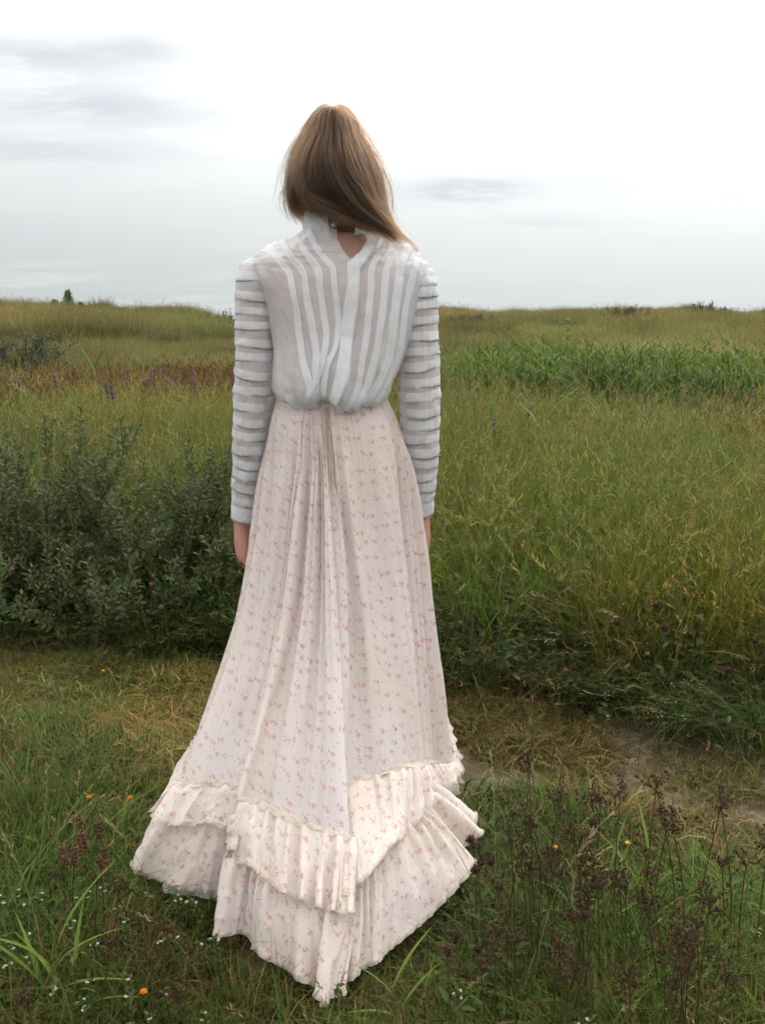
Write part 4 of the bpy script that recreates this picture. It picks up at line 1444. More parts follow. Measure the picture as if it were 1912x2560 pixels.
# ================================================================== the person
# ---- fabrics
def cloth_out(t, col, trans, alpha=None, rough=.85, bump=None, sheen=.15):
    pr = N(t, "ShaderNodeBsdfPrincipled")
    pr.inputs["Roughness"].default_value = rough
    pr.inputs["Specular IOR Level"].default_value = .12
    pr.inputs["Sheen Weight"].default_value = sheen
    tr = N(t, "ShaderNodeBsdfTranslucent")
    for s_ in (pr.inputs["Base Color"], tr.inputs["Color"]):
        if isinstance(col, tuple):
            s_.default_value = (*col, 1)
        else:
            t.links.new(col, s_)
    if bump is not None:
        t.links.new(bump, pr.inputs["Normal"])
        t.links.new(bump, tr.inputs["Normal"])
    mx = N(t, "ShaderNodeMixShader")
    mx.inputs[0].default_value = trans
    t.links.new(pr.outputs[0], mx.inputs[1])
    t.links.new(tr.outputs[0], mx.inputs[2])
    last = mx.outputs[0]
    if alpha is not None:
        tp = N(t, "ShaderNodeBsdfTransparent")
        m2 = N(t, "ShaderNodeMixShader")
        if isinstance(alpha, float):
            m2.inputs[0].default_value = alpha
        else:
            t.links.new(alpha, m2.inputs[0])
        t.links.new(tp.outputs[0], m2.inputs[1])
        t.links.new(last, m2.inputs[2])
        last = m2.outputs[0]
    o = N(t, "ShaderNodeOutputMaterial")
    t.links.new(last, o.inputs[0])


def lawn_mat(name, alpha, col=(.74, .745, .77), trans=.42, wr=.6):
    """fine white cotton lawn; ALPHA below one lets the skin show through"""
    m, t = new_mat(name)
    tc = N(t, "ShaderNodeTexCoord")
    n = N(t, "ShaderNodeTexNoise"); n.inputs["Scale"].default_value = 45; n.inputs["Detail"].default_value = 3
    t.links.new(tc.outputs["Object"], n.inputs["Vector"])
    n2 = N(t, "ShaderNodeTexNoise"); n2.inputs["Scale"].default_value = 420; n2.inputs["Detail"].default_value = 1
    t.links.new(tc.outputs["Object"], n2.inputs["Vector"])
    b = N(t, "ShaderNodeBump"); b.inputs["Strength"].default_value = wr; b.inputs["Distance"].default_value = .004
    t.links.new(mathn(t, 'ADD', n.outputs[0], mathn(t, 'MULTIPLY', n2.outputs[0], .15)), b.inputs["Height"])
    al = None
    if alpha < 1:
        al = mathn(t, 'ADD', mathn(t, 'MULTIPLY', mathn(t, 'SUBTRACT', n.outputs[0], .5), .18), alpha, clamp=True)
    cloth_out(t, col, trans, al, bump=b.outputs[0])
    return m


M_SHEER = lawn_mat("sheer_lawn", .75, col=(.83, .845, .89))
M_SLEEVE = lawn_mat("sheer_sleeve_lawn", .75, col=(.83, .845, .89))
M_TUCK = lawn_mat("tucked_lawn", .96, col=(.90, .915, .96))
M_WHITE = lawn_mat("petticoat_cotton", 1.0, col=(.80, .81, .84))
M_LACE = lawn_mat("cream_lace", .85, col=(.77, .705, .62), wr=1.0)


def print_mat(name, base):
    """cotton voile printed with small pink sprigs and grey leaf ticks, laid out in cloth metres (UV)"""
    m, t = new_mat(name)
    uv = N(t, "ShaderNodeUVMap", uv_map="UVMap")

    def motif(scale, rnd, seed_off, kind):
        mp = N(t, "ShaderNodeVectorMath", operation='MULTIPLY_ADD')
        t.links.new(uv.outputs[0], mp.inputs[0])
        mp.inputs[1].default_value = (scale, scale * .93, 0)
        mp.inputs[2].default_value = (seed_off, seed_off * 1.7, 0)
        vo = N(t, "ShaderNodeTexVoronoi", voronoi_dimensions='2D')
        vo.inputs["Scale"].default_value = 1.0
        vo.inputs["Randomness"].default_value = rnd
        t.links.new(mp.outputs[0], vo.inputs["Vector"])
        df = N(t, "ShaderNodeVectorMath", operation='SUBTRACT')
        t.links.new(mp.outputs[0], df.inputs[0])
        t.links.new(vo.outputs["Position"], df.inputs[1])
        sc = N(t, "ShaderNodeSeparateColor")
        t.links.new(vo.outputs["Color"], sc.inputs[0])
        rot = N(t, "ShaderNodeVectorRotate", rotation_type='Z_AXIS')
        t.links.new(df.outputs[0], rot.inputs["Vector"])
        t.links.new(mathn(t, 'MULTIPLY', mathn(t, 'SUBTRACT', sc.outputs[0], .5), 1.0 if kind == 'sprig' else 5.0), rot.inputs["Angle"])
        s3 = N(t, "ShaderNodeSeparateXYZ")
        t.links.new(rot.outputs[0], s3.inputs[0])
        lx, ly = s3.outputs[0], s3.outputs[1]
        if kind == 'tick':
            a = mathn(t, 'ADD', mathn(t, 'MULTIPLY', mathn(t, 'MULTIPLY', lx, lx), 26.0), mathn(t, 'MULTIPLY', mathn(t, 'POWER', mathn(t, 'SUBTRACT', ly, mathn(t, 'MULTIPLY', mathn(t, 'MULTIPLY', lx, lx), 1.2)), 2.0), 420.0))
            return smooth(t, a, 1.0, .45), sc
        # five-petalled flower off centre with a stem and a bud
        fx, fy = mathn(t, 'SUBTRACT', lx, .12), mathn(t, 'SUBTRACT', ly, -.05)
        r = mathn(t, 'SQRT', mathn(t, 'ADD', mathn(t, 'MULTIPLY', fx, fx), mathn(t, 'MULTIPLY', fy, fy)))
        th = mathn(t, 'ARCTAN2', fy, fx)
        pet = mathn(t, 'ADD', mathn(t, 'MULTIPLY', mathn(t, 'COSINE', mathn(t, 'MULTIPLY', th, 5.0)), .045), .155)
        flower = smooth(t, mathn(t, 'SUBTRACT', r, pet), .025, -.03)
        bx, by = mathn(t, 'ADD', lx, .17), mathn(t, 'SUBTRACT', ly, .08)
        bud = mathn(t, 'ADD', mathn(t, 'MULTIPLY', mathn(t, 'MULTIPLY', bx, bx), 330.0), mathn(t, 'MULTIPLY', mathn(t, 'MULTIPLY', by, by), 42.0))
        bud = smooth(t, bud, 1.0, .4)
        cx_, cy_ = mathn(t, 'ADD', lx, .08), mathn(t, 'SUBTRACT', ly, mathn(t, 'MULTIPLY', lx, -.9))
        st = mathn(t, 'ADD', mathn(t, 'MULTIPLY', mathn(t, 'MULTIPLY', cx_, cx_), 70.0), mathn(t, 'MULTIPLY', mathn(t, 'MULTIPLY', cy_, cy_), 700.0))
        st = mathn(t, 'MULTIPLY', smooth(t, st, 1.0, .4), .8)
        return mathn(t, 'MAXIMUM', mathn(t, 'MAXIMUM', flower, bud), st), sc

    f1, sc1 = motif(31.0, .6, 0.0, 'sprig')
    f2, sc2 = motif(42.0, .8, 5.3, 'tick')
    fine = N(t, "ShaderNodeTexNoise"); fine.inputs["Scale"].default_value = 240; fine.inputs["Detail"].default_value = 1
    t.links.new(uv.outputs[0], fine.inputs["Vector"])
    big = N(t, "ShaderNodeTexNoise"); big.inputs["Scale"].default_value = 3.2; big.inputs["Detail"].default_value = 4
    t.links.new(uv.outputs[0], big.inputs["Vector"])
    c = mixc(t, smooth(t, big.outputs[0], .4, .65), base, (base[0] * .97, base[1] * .955, base[2] * .90))
    pink = mixc(t, sc1.outputs[1], (.62, .23, .28), (.68, .34, .38))
    brk = smooth(t, fine.outputs[0], .32, .56)
    c = mixc(t, mathn(t, 'MULTIPLY', mathn(t, 'MULTIPLY', f2, brk), .75), c, (.36, .34, .36))
    c = mixc(t, mathn(t, 'MULTIPLY', mathn(t, 'MULTIPLY', f1, brk), .74), c, pink)
    wr = N(t, "ShaderNodeTexNoise"); wr.inputs["Scale"].default_value = 26; wr.inputs["Detail"].default_value = 3
    sx = N(t, "ShaderNodeVectorMath", operation='MULTIPLY')
    t.links.new(uv.outputs[0], sx.inputs[0])
    sx.inputs[1].default_value = (2.0, .45, 1)
    t.links.new(sx.outputs[0], wr.inputs["Vector"])
    b = N(t, "ShaderNodeBump"); b.inputs["Strength"].default_value = .65; b.inputs["Distance"].default_value = .004
    t.links.new(wr.outputs[0], b.inputs["Height"])
    cloth_out(t, c, .36, bump=b.outputs[0])
    return m


M_PRINT = print_mat("printed_voile", (.81, .745, .74))
M_PRINT2 = print_mat("printed_voile_flounce", (.83, .755, .725))


def skin_mat():
    m, t = new_mat("skin")
    tc = N(t, "ShaderNodeTexCoord")
    n = N(t, "ShaderNodeTexNoise"); n.inputs["Scale"].default_value = 30; n.inputs["Detail"].default_value = 5
    t.links.new(tc.outputs["Object"], n.inputs["Vector"])
    sep = N(t, "ShaderNodeSeparateXYZ")
    t.links.new(tc.outputs["Object"], sep.inputs[0])
    c = mixc(t, n.outputs[0], (.50, .285, .215), (.60, .37, .29))
    hand = smooth(t, sep.outputs[2], .84, .74)           # hands are ruddier than the nape
    c = mixc(t, mathn(t, 'MULTIPLY', hand, .7), c, (.50, .235, .20))
    pr = N(t, "ShaderNodeBsdfPrincipled")
    pr.inputs["Roughness"].default_value = .55
    pr.inputs["Specular IOR Level"].default_value = .3
    pr.inputs["Subsurface Weight"].default_value = .15
    pr.inputs["Subsurface Radius"].default_value = (1.0, .35, .2)
    pr.inputs["Subsurface Scale"].default_value = .008
    t.links.new(c, pr.inputs["Base Color"])
    o = N(t, "ShaderNodeOutputMaterial")
    t.links.new(pr.outputs[0], o.inputs[0])
    return m


M_SKIN = skin_mat()


# ---- body (one continuous skin)
ARM_L = [(572, 556, .040, 2.270), (612, 554, .0475, 2.270), (680, 554, .0485, 2.272), (760, 552.5, .048, 2.275), (850, 548.5, .0465, 2.285),
         (960, 542.5, .0435, 2.305), (1060, 536, .0385, 2.33), (1118, 532, .0355, 2.345)]
ARM_R = [(588, 899, .038, 2.270), (628, 902, .045, 2.270), (680, 903, .0465, 2.272), (760, 904.5, .0465, 2.275), (850, 907, .048, 2.285),
         (960, 906.5, .0455, 2.305), (1050, 903, .040, 2.33), (1106, 900.5, .0365, 2.345)]


def arm_axis(tab):
    return np.array([q_y(x, y, Y) for (y, x, r, Y) in tab]), np.array([r for (_, _, r, _) in tab])


NECK = q_y(737, 505, 2.27)
HEADC = q_y(722, 352, 2.245)


def build_body():
    mb = MB()

    def limb(pts, rad, segs=16, n=24, flat=1.0):
        k = np.linspace(0, 1, len(pts))
        u = np.linspace(0, 1, n)
        p = crom(np.asarray(pts, float), k, u)
        r = np.interp(u, k, rad)
        # round closed ends
        t0, t1 = p[0] - p[1], p[-1] - p[-2]
        t0, t1 = t0 / np.linalg.norm(t0), t1 / np.linalg.norm(t1)
        p = np.vstack([p[0] + t0 * r[0] * .5, p[0] + t0 * r[0] * .48, p[0] + t0 * r[0] * .3, p, p[-1] + t1 * r[-1] * .5, p[-1] + t1 * r[-1] * .8, p[-1] + t1 * r[-1] * .82])
        r = np.concatenate([[.0004, r[0] * .3, r[0] * .75], r, [r[-1] * .85, r[-1] * .4, .0004]])
        mb.tube(p, r, (1, 1, 1), segs, flat)

    def rings(tab, segs=40):
        V = []
        tab = [(tab[0][0], tab[0][1], tab[0][2], .0005, .0005)] + list(tab) + [(tab[-1][0], tab[-1][1], tab[-1][2], .0005, .0005)]
        for (z, cx, cy, a, b) in tab:
            th = np.linspace(0, 2 * math.pi, segs, endpoint=False)
            c_, s_ = np.cos(th), np.sin(th)
            V.append(np.column_stack([cx + a * np.sign(c_) * np.abs(c_) ** .85, cy + b * np.sign(s_) * np.abs(s_) ** .85, np.full(segs, z)]))
        mb.add(np.array(V), grid_quads(len(tab), segs, True), (1, 1, 1))

    zsh = q_y(713, 545, 2.27)[2]
    x0 = AX
    rings([(.80, x0, 2.29, .140, .105), (.90, x0, 2.29, .148, .110), (1.0, x0, 2.288, .128, .095), (1.08, x0, 2.283, .112, .085),
           (1.16, x0, 2.28, .118, .09), (1.25, x0, 2.275, .138, .098), (1.32, x0 + .004, 2.272, .150, .10), (zsh - .03, x0 + .006, 2.27, .142, .085),
           (zsh + .004, x0 + .01, 2.268, .105, .068), (NECK[2], NECK[0], 2.262, .066, .058)])
    limb([NECK - [0, -.002, .05], NECK + [0, .0, .02], (NECK + HEADC) / 2 + [0, -.002, -.02], HEADC - [0, .0, .05]], [.058, .053, .05, .052], 20)
    # head: skull, jaw, nose, lips, ears, eyes
    mb.blob(HEADC + [0, .0, .012], (.074, .092, .098), (1, 1, 1), 28, 20)
    mb.blob(HEADC + [0, .03, -.06], (.058, .062, .065), (1, 1, 1), 24, 16)
    mb.blob(HEADC + [0, .055, -.105], (.026, .028, .022), (1, 1, 1), 16, 10)
    limb([HEADC + [0, .088, .0], HEADC + [0, .108, -.036], HEADC + [0, .102, -.048]], [.009, .014, .013], 10, 10)
    mb.blob(HEADC + [0, .086, -.074], (.024, .010, .007), (1, 1, 1), 12, 8)
    mb.blob(HEADC + [0, .085, -.083], (.021, .010, .007), (1, 1, 1), 12, 8)
    for s in (-1, 1):
        mb.blob(HEADC + [s * .074, .004, -.022], (.009, .022, .032), (1, 1, 1), 12, 10)
        mb.blob(HEADC + [s * .031, .076, -.006], (.014, .012, .012), (1, 1, 1), 12, 10)
    for tab, s in ((ARM_L, 1), (ARM_R, -1)):      # s: direction towards the body
        p, r = arm_axis(tab)
        r = r - .011
        r[-1] = .0255
        r[-2] = .029
        p[0] += [s * .012, 0, -.03]
        r[0] = .034
        limb(np.vstack([p[0] + [s * .045, 0, .005], p]), np.concatenate([[.042], r]), 18, 40)
        w = p[-1] + [-s * .009, 0, 0]
        # wrist, palm, fingers; the palm turned to the thigh, fingers a little curled
        limb([w + [0, 0, .02], w + [.0, .006, -.03], w + [s * .002, .012, -.06], w + [s * .004, .014, -.10]], [.0245, .025, .030, .028], 16, 16, .75)
        limb([w + [0, -.005, -.02], w + [s * .001, -.010, -.06], w + [s * .004, -.012, -.098]], [.018, .0165, .0145], 12, 12)
        limb([w + [0, .016, -.03], w + [s * .001, .034, -.06], w + [s * .003, .038, -.10]], [.018, .016, .0145], 12, 12)
        for j, (dy, L) in enumerate(((-.020, .062), (-.002, .075), (.017, .080), (.036, .074))):
            k0 = w + [s * .004, .002 + dy, -.098 - .004 * (j in (1, 2))]
            k1 = k0 + [s * .010, .004, -L * .48]
            k2 = k1 + [s * .017, .004, -L * .30]
            k3 = k2 + [s * .016, .002, -L * .16]
            limb([k0 + [0, 0, .02], k0, k1, k2, k3], [.0095, .0092, .0085, .0078, .0068], 10, 16)
        limb([w + [0, .026, -.03], w + [s * .008, .052, -.055], w + [s * .016, .060, -.085], w + [s * .022, .062, -.108]], [.014, .0115, .010, .0082], 10, 14)
    for s in (-1, 1):
        h = np.array([x0 + s * .078, 2.285, .86])
        limb([h, h + [s * .008, .005, -.36], h + [s * .006, .012, -.44], h + [s * .004, .02, -.62], h + [s * .004, .022, -.785]],
             [.088, .060, .054, .052, .036], 18, 30)
        a = h + [s * .004, .022, -.795]
        limb([a + [0, -.035, -.03], a + [0, .03, -.028], a + [s * .006, .12, -.044], a + [s * .008, .185, -.048]], [.030, .036, .030, .018], 14, 16, .9)
    me = mb.mesh("body_parts")
    tmp = bpy.data.objects.new("body_tmp", me)
    COL.objects.link(tmp)
    rm = tmp.modifiers.new("remesh", 'REMESH')
    rm.mode, rm.voxel_size, rm.use_smooth_shade = 'VOXEL', .0048, True
    sm = tmp.modifiers.new("smooth", 'SMOOTH')
    sm.factor, sm.iterations = .5, 6
    dg = bpy.context.evaluated_depsgraph_get()
    out = bpy.data.meshes.new_from_object(tmp.evaluated_get(dg))
    bpy.data.objects.remove(tmp)
    out.name = "person"
    out.polygons.foreach_set("use_smooth", np.ones(len(out.polygons), bool))
    out.materials.clear()
    out.materials.append(M_SKIN)
    return link("person", out)


PERSON = build_body()
tag(PERSON, "person standing back to the camera in a white tucked blouse and long printed skirt", "person")

# ---- skirt
UB = None


def skirt_curves(nu):
    """waist, two hip rings, trim line and flounce edges sampled at NU columns round the wearer"""
    n = len(SK_T)
    seg = np.linalg.norm(np.diff(np.vstack([SK_T, SK_T[:1]]), axis=0), axis=1) * .5 + np.linalg.norm(np.diff(np.vstack([SK_B, SK_B[:1]]), axis=0), axis=1) * .5
    k = np.concatenate([[0], np.cumsum(seg ** .75)])
    k /= k[-1]
    ext = lambda P: np.vstack([P[-3:], P, P[:4]])
    ke = np.concatenate([k[-4:-1] - 1, k[:-1], k[:4] + 1])
    u = np.linspace(0, 1, nu)
    ph = SK_PH.copy()
    phe = np.concatenate([ph[-3:] - 2 * math.pi, ph, ph[:4] + 2 * math.pi])
    T, A, B = (crom(ext(P), ke, u) for P in (SK_T, SK_A, SK_B))
    phw = crom(phe[:, None], ke, u)[:, 0]
    ang = np.unwrap(np.arctan2(T[:, 0] - AX, AY - T[:, 1]))
    ang += 2 * math.pi * np.round((phw.mean() - ang.mean()) / (2 * math.pi))
    return u, k, T, A, B, phw, ang


def ring(ph, z, a, b, cx=AX, cy=AY):
    return np.column_stack([cx + a * np.sin(ph), cy - b * np.cos(ph), np.full(len(ph), z)])


def gnormals(P):
    du = np.gradient(P, axis=1)
    dv = np.gradient(P, axis=0)
    n = np.cross(du, dv)
    n /= np.linalg.norm(n, axis=-1, keepdims=True) + 1e-9
    return n


def n1(x, seed):
    return vnoise(x, np.zeros_like(x) + .37, seed)


def folds(s, f, seed, sharp=.8):
    """rounded cloth folds of irregular width along arc length s, from -1 to 1"""
    w = s * f + 2.0 * (n1(s * f * .30, seed) - .5) * 2
    y = np.sin(2 * math.pi * w) * (.25 + 1.6 * n1(s * f * .8, seed + 3) ** 1.5)
    return np.sign(y) * np.abs(y) ** sharp


def build_skirt():
    NU, NV = 1100, 190
    u, k, T, A, B, phw, ang = skirt_curves(NU)
    zw = q_y(713, 866, AY - .11)[2]
    W = ring(phw, zw, .129, .108)
    R1 = ring(phw, zw - .062, .154, .135, AX + .006)
    R2 = ring(phw * .84 + ang * .16, .895, .176, .166, AX + .012)
    left = sstep(-(T[:, 0] - AX), -.1, .25)[:, None]
    w_ = np.exp(-.5 * (np.arange(-60, 61) / 24.0) ** 2)
    w_ /= w_.sum()
    pad = np.vstack([T[-61:-1], T, T[1:61]])
    Ts = np.stack([np.convolve(pad[:, c], w_, 'valid') for c in range(3)], 1)
    Mid = R2 + (Ts * .6 + T * .4 - R2) * (.45 - .08 * left) + [.008, 0, 0]
    Mid[:, 2] = R2[:, 2] + (T[:, 2] - R2[:, 2]) * .52
    out = (T[:, :2] - [AX, AY])
    kn = np.array([0, .075, .20, .60, 1.0])
    v = np.linspace(0, 1, NV) ** 1.0
    P = crom(np.stack([W, R1, R2, Mid, T]), kn, v)          # NV, NU, 3
    # gathered folds: many fine ones at the waist, fewer and deeper further down
    sT = np.concatenate([[0], np.cumsum(np.linalg.norm(np.diff(T, axis=0), axis=1))])
    n = gnormals(P)
    sgn = np.sign(np.sum(n[NV // 2, :, :2] * (P[NV // 2, :, :2] - [AX, AY]), axis=1).mean())
    n = n * sgn
    back = np.exp(-((np.abs(phw)) / .75) ** 4)[None]
    V = v[:, None]
    cen = np.exp(-(phw / .55) ** 2)[None]
    d = .0032 * folds(sT, 34, 3)[None] * np.exp(-(V / .22) ** 2) * (.35 + .65 * cen) * sstep(V, 0, .05) * .8
    d = d + .0070 * folds(sT, 17, 11, .7)[None] * sstep(V, .02, .12) * (1 - .75 * sstep(V, .45, .9)) * (.35 + .65 * back) * (1 - .55 * cen * np.exp(-(V / .35) ** 2))
    d = d + .0045 * folds(sT, 23, 17, .8)[None] * sstep(V, .05, .25) * (1 - .6 * sstep(V, .75, 1))
    d = d + .0130 * folds(sT, 8.5, 23, .75)[None] * sstep(V, .08, .30) * (1 - .45 * sstep(V, .7, 1))
    d = d + .0050 * (fbm(sT[None] * 9 + V * 2, V * 6, 33, 4) - .5) * 2
    P = P + n * d[..., None]
    # cloth coordinates in metres
    c0 = int(np.argmin(np.abs(phw)))
    cum = np.concatenate([np.zeros((NV, 1)), np.cumsum(np.linalg.norm(np.diff(P, axis=1), axis=2), axis=1)], 1)
    U = cum - cum[:, c0:c0 + 1]
    Vv = np.concatenate([np.zeros((1, NU)), np.cumsum(np.linalg.norm(np.diff(P, axis=0), axis=2), axis=0)], 0)
    Vv = Vv.mean(1, keepdims=True) * .5 + Vv * .5
    me = np_mesh("skirt", P.reshape(-1, 3), quads=grid_quads(NV, NU), uv=np.stack([U, -Vv], -1).reshape(-1, 2))
    sk = link("skirt", me, M_PRINT, PERSON)
    sk["label"] = "long cream skirt printed with small pink sprigs, gathered at the back and trailing on the grass"

    def strip(name, top, bot, rows, mat, f, amp, seed, label=None, bulge=.02, head=0.0, z0=.022, edge=.006, lift=0.0, hemvar=.022, flare=0.0):
        w = np.linspace(-head, 1, rows)
        s = np.concatenate([[0], np.cumsum(np.linalg.norm(np.diff(bot, axis=0), axis=1) * .5 + np.linalg.norm(np.diff(top, axis=0), axis=1) * .5)])
        hv = 1 + hemvar * 4 * (fbm(s * 6, s * 0, seed + 9, 3) - .5)
        Q = top[None] + (bot - top)[None] * (w[:, None] * np.where(w[:, None] > 0, hv[None], 1))[..., None]
        n = gnormals(Q)
        o = np.concatenate([Q[rows // 2, :, :2] - [AX, AY], np.full((len(s), 1), .1)], 1)
        n = n * np.sign(np.sum(n[rows // 2] * o, axis=1))[None, :, None]
        # keep the direction steady along each column
        n = n.mean(0, keepdims=True) * .6 + n * .4
        n /= np.linalg.norm(n, axis=-1, keepdims=True) + 1e-9
        wc = np.clip(w, 0, 1)[:, None]
        d = bulge * np.sin(math.pi * np.clip(w, 0, 1) ** .7)[:, None] * .5 + lift + flare * wc
        d = d + amp * folds(s, f, seed, .75)[None] * (.12 + .88 * wc ** .9)
        d = d + amp * .45 * folds(s, f * 2.3, seed + 5, .8)[None] * np.exp(-((wc - .25) / .45) ** 2)
        d = d + .0060 * (fbm(s[None] * 22, wc * 3 + s[None] * 4, seed + 7, 4) - .5) * 2
        if head:
            d = d + .004 * folds(s, f * 3.1, seed + 21)[None] * np.clip(-w / head, 0, 1)[:, None]
        Q = Q + n * d[..., None]
        tang = np.gradient(Q, axis=1)
        tang /= np.linalg.norm(tang, axis=-1, keepdims=True) + 1e-9
        Q = Q + tang * (amp * .8 * np.cos(2 * math.pi * (s * f + 1.3 * (n1(s * f * .35, seed) - .5) * 2) * 2)[None] * wc ** 1.2)[..., None]
        Q[..., 2] = np.maximum(Q[..., 2], z0)
        cu = np.concatenate([[0], np.cumsum(np.linalg.norm(np.diff(Q[rows // 2], axis=0), axis=1))])
        L = np.concatenate([np.zeros((1, Q.shape[1])), np.cumsum(np.linalg.norm(np.diff(Q, axis=0), axis=2), axis=0)], 0)
        off = seed * .173
        me = np_mesh(name, Q.reshape(-1, 3), quads=grid_quads(rows, Q.shape[1]),
                     uv=np.stack([np.broadcast_to(cu[None] + off, L.shape), -L + off], -1).reshape(-1, 2))
        o = link(name, me, mat, sk)
        if label:
            o["label"] = label
        # narrow lace edging following the hem
        j = np.arange(Q.shape[1])
        last, prev = Q[-1], Q[-3]
        dr = last - prev
        dr /= np.linalg.norm(dr, axis=1, keepdims=True) + 1e-9
        sc = .6 + .4 * np.abs(np.sin(j * .55))
        sc = sc * (.8 + .5 * n1(j * .11, seed + 2))
        nn = n[-1]
        L0 = last - dr * .004 + nn * .0016
        L1 = last + dr * (edge * .5) + nn * (.003 * np.sin(j * .8) + .002)[:, None]
        L2 = last + dr * (edge * sc)[:, None] + nn * (.0035 * np.sin(j * .8 + 1) + .001)[:, None]
        LL = np.stack([L0, L1, L2])
        LL[..., 2] = np.maximum(LL[..., 2], z0 - .004)
        le = np_mesh("lace_edge", LL.reshape(-1, 3), quads=grid_quads(3, len(j)))
        link("lace_edge", le, M_LACE, sk)
        return Q, n

    NU2 = 1500
    u2, k2, T2, A2, B2, ph2, an2 = skirt_curves(NU2)
    inward = np.column_stack([AX - T2[:, 0], AY - T2[:, 1], np.zeros(NU2)])
    inward /= np.linalg.norm(inward, axis=1, keepdims=True)
    G = T2 + (A2 - T2) * .74 + inward * .024
    Qa, na = strip("flounce", T2, A2, 34, M_PRINT2, 15.0, .0105, 51, "upper flounce of the skirt with a ruffled lace edge", bulge=.012, lift=.005, flare=.004)
    Qb, nb = strip("flounce", G, B2, 40, M_PRINT2, 12.0, .0145, 77, "lower flounce of the skirt trailing on the grass", bulge=.028, lift=.0)
    # under-flap so nothing gapes behind the flounces
    # ruched heading along the trim line
    up = np.zeros((NU2, 3))
    nT = na[2]
    dn = (A2 - T2) / (np.linalg.norm(A2 - T2, axis=1, keepdims=True) + 1e-9)
    s = np.concatenate([[0], np.cumsum(np.linalg.norm(np.diff(T2, axis=0), axis=1))])
    rows = []
    for w in np.linspace(-1, 1, 9):
        wav = folds(s, 26, 91)
        wid = .0085 * (.6 + .8 * n1(s * 21, 93))
        p_ = T2 + dn * (w * wid)[:, None] + nT * (.0065 + .0025 * math.cos(w * 1.57) + .0050 * wav * abs(w) ** .8 + .003 * folds(s, 47, 95) * (w < 0))[:, None]
        p_ = p_ + np.gradient(T2, axis=0) / (np.linalg.norm(np.gradient(T2, axis=0), axis=1, keepdims=True) + 1e-9) * (.004 * np.sin(s * 160 + w * 2.0))[:, None]
        rows.append(p_)
    link("ruched_trim", np_mesh("ruched_trim", np.array(rows).reshape(-1, 3), quads=grid_quads(9, NU2)), M_LACE, sk)
    # waistband with hook
    pw = np.linspace(-math.pi, math.pi, 160)
    rows = [ring(pw, zw + dz, .131 + e, .110 + e) for dz, e in ((-.006, .003), (.0, .006), (.014, .005), (.022, .001))]
    link("waistband", np_mesh("waistband", np.array(rows).reshape(-1, 3), quads=grid_quads(4, 160), uv=np.tile(np.column_stack([pw * .12, pw * 0]), (4, 1))), M_PRINT2, sk)
    hk = MB()
    hp = q_y(688, 869, AY - .125)
    hk.tube([hp + [-.004, 0, .004], hp + [-.004, -.003, -.003], hp + [0, -.004, -.005], hp + [.004, -.003, -.003], hp + [.004, 0, .004]], .0013, (1, 1, 1), 6)
    link("hook", hk.mesh("hook"), simple_mat("brass_hook", (.22, .17, .09), .4, .5, .8), sk)
    # petticoat hem showing under the flounces
    low = np.zeros(NU2)
    c = [q for q in k2]
    lo, hi = k2[1], k2[6]
    low = sstep(u2, lo, lo + .015) * (1 - sstep(u2, hi - .02, hi))
    pin = B2 + inward * .045
    pin += -inward * (.043 * low)[:, None]
    top = T2 + (B2 - T2) * .5 + inward * .07
    bot = pin.copy()
    bot[:, 2] = .050 - .028 * low
    rows = []
    s = np.concatenate([[0], np.cumsum(np.linalg.norm(np.diff(bot, axis=0), axis=1))])
    for w in np.linspace(0, 1, 14):
        q = top + (bot - top) * w - inward * (.006 * folds(s, 14, 131) * w + .002 * folds(s, 31, 133) * w)[:, None]
        q[:, 2] = np.maximum(q[:, 2] + (.004 * folds(s, 14, 131) * w), .016)
        rows.append(q)
    pet = link("petticoat", np_mesh("petticoat", np.array(rows).reshape(-1, 3), quads=grid_quads(14, NU2)), M_WHITE, PERSON)
    pet["label"] = "white cotton petticoat frill peeping below the skirt hem"


build_skirt()

# ---- blouse
BL = [  # y, left x, right x (1652 px), half depth, centre Y
    (872, 650, 790, .105, 2.278), (866, 622, 815, .125, 2.276), (856, 603, 831, .142, 2.275), (838, 594, 843, .150, 2.275), (815, 590, 853, .150, 2.275), (780, 588, 868, .146, 2.275),
    (740, 588, 884, .140, 2.275), (700, 582, 898, .135, 2.274), (655, 572, 910, .130, 2.273), (610, 556, 922, .124, 2.271), (580, 546, 925, .116, 2.27), (560, 548, 915, .106, 2.269),
    (545, 566, 900, .096, 2.268), (530, 592, 880, .087, 2.267), (515, 622, 853, .079, 2.266), (502, 648, 826, .072, 2.265), (490, 668, 806, .066, 2.264)]


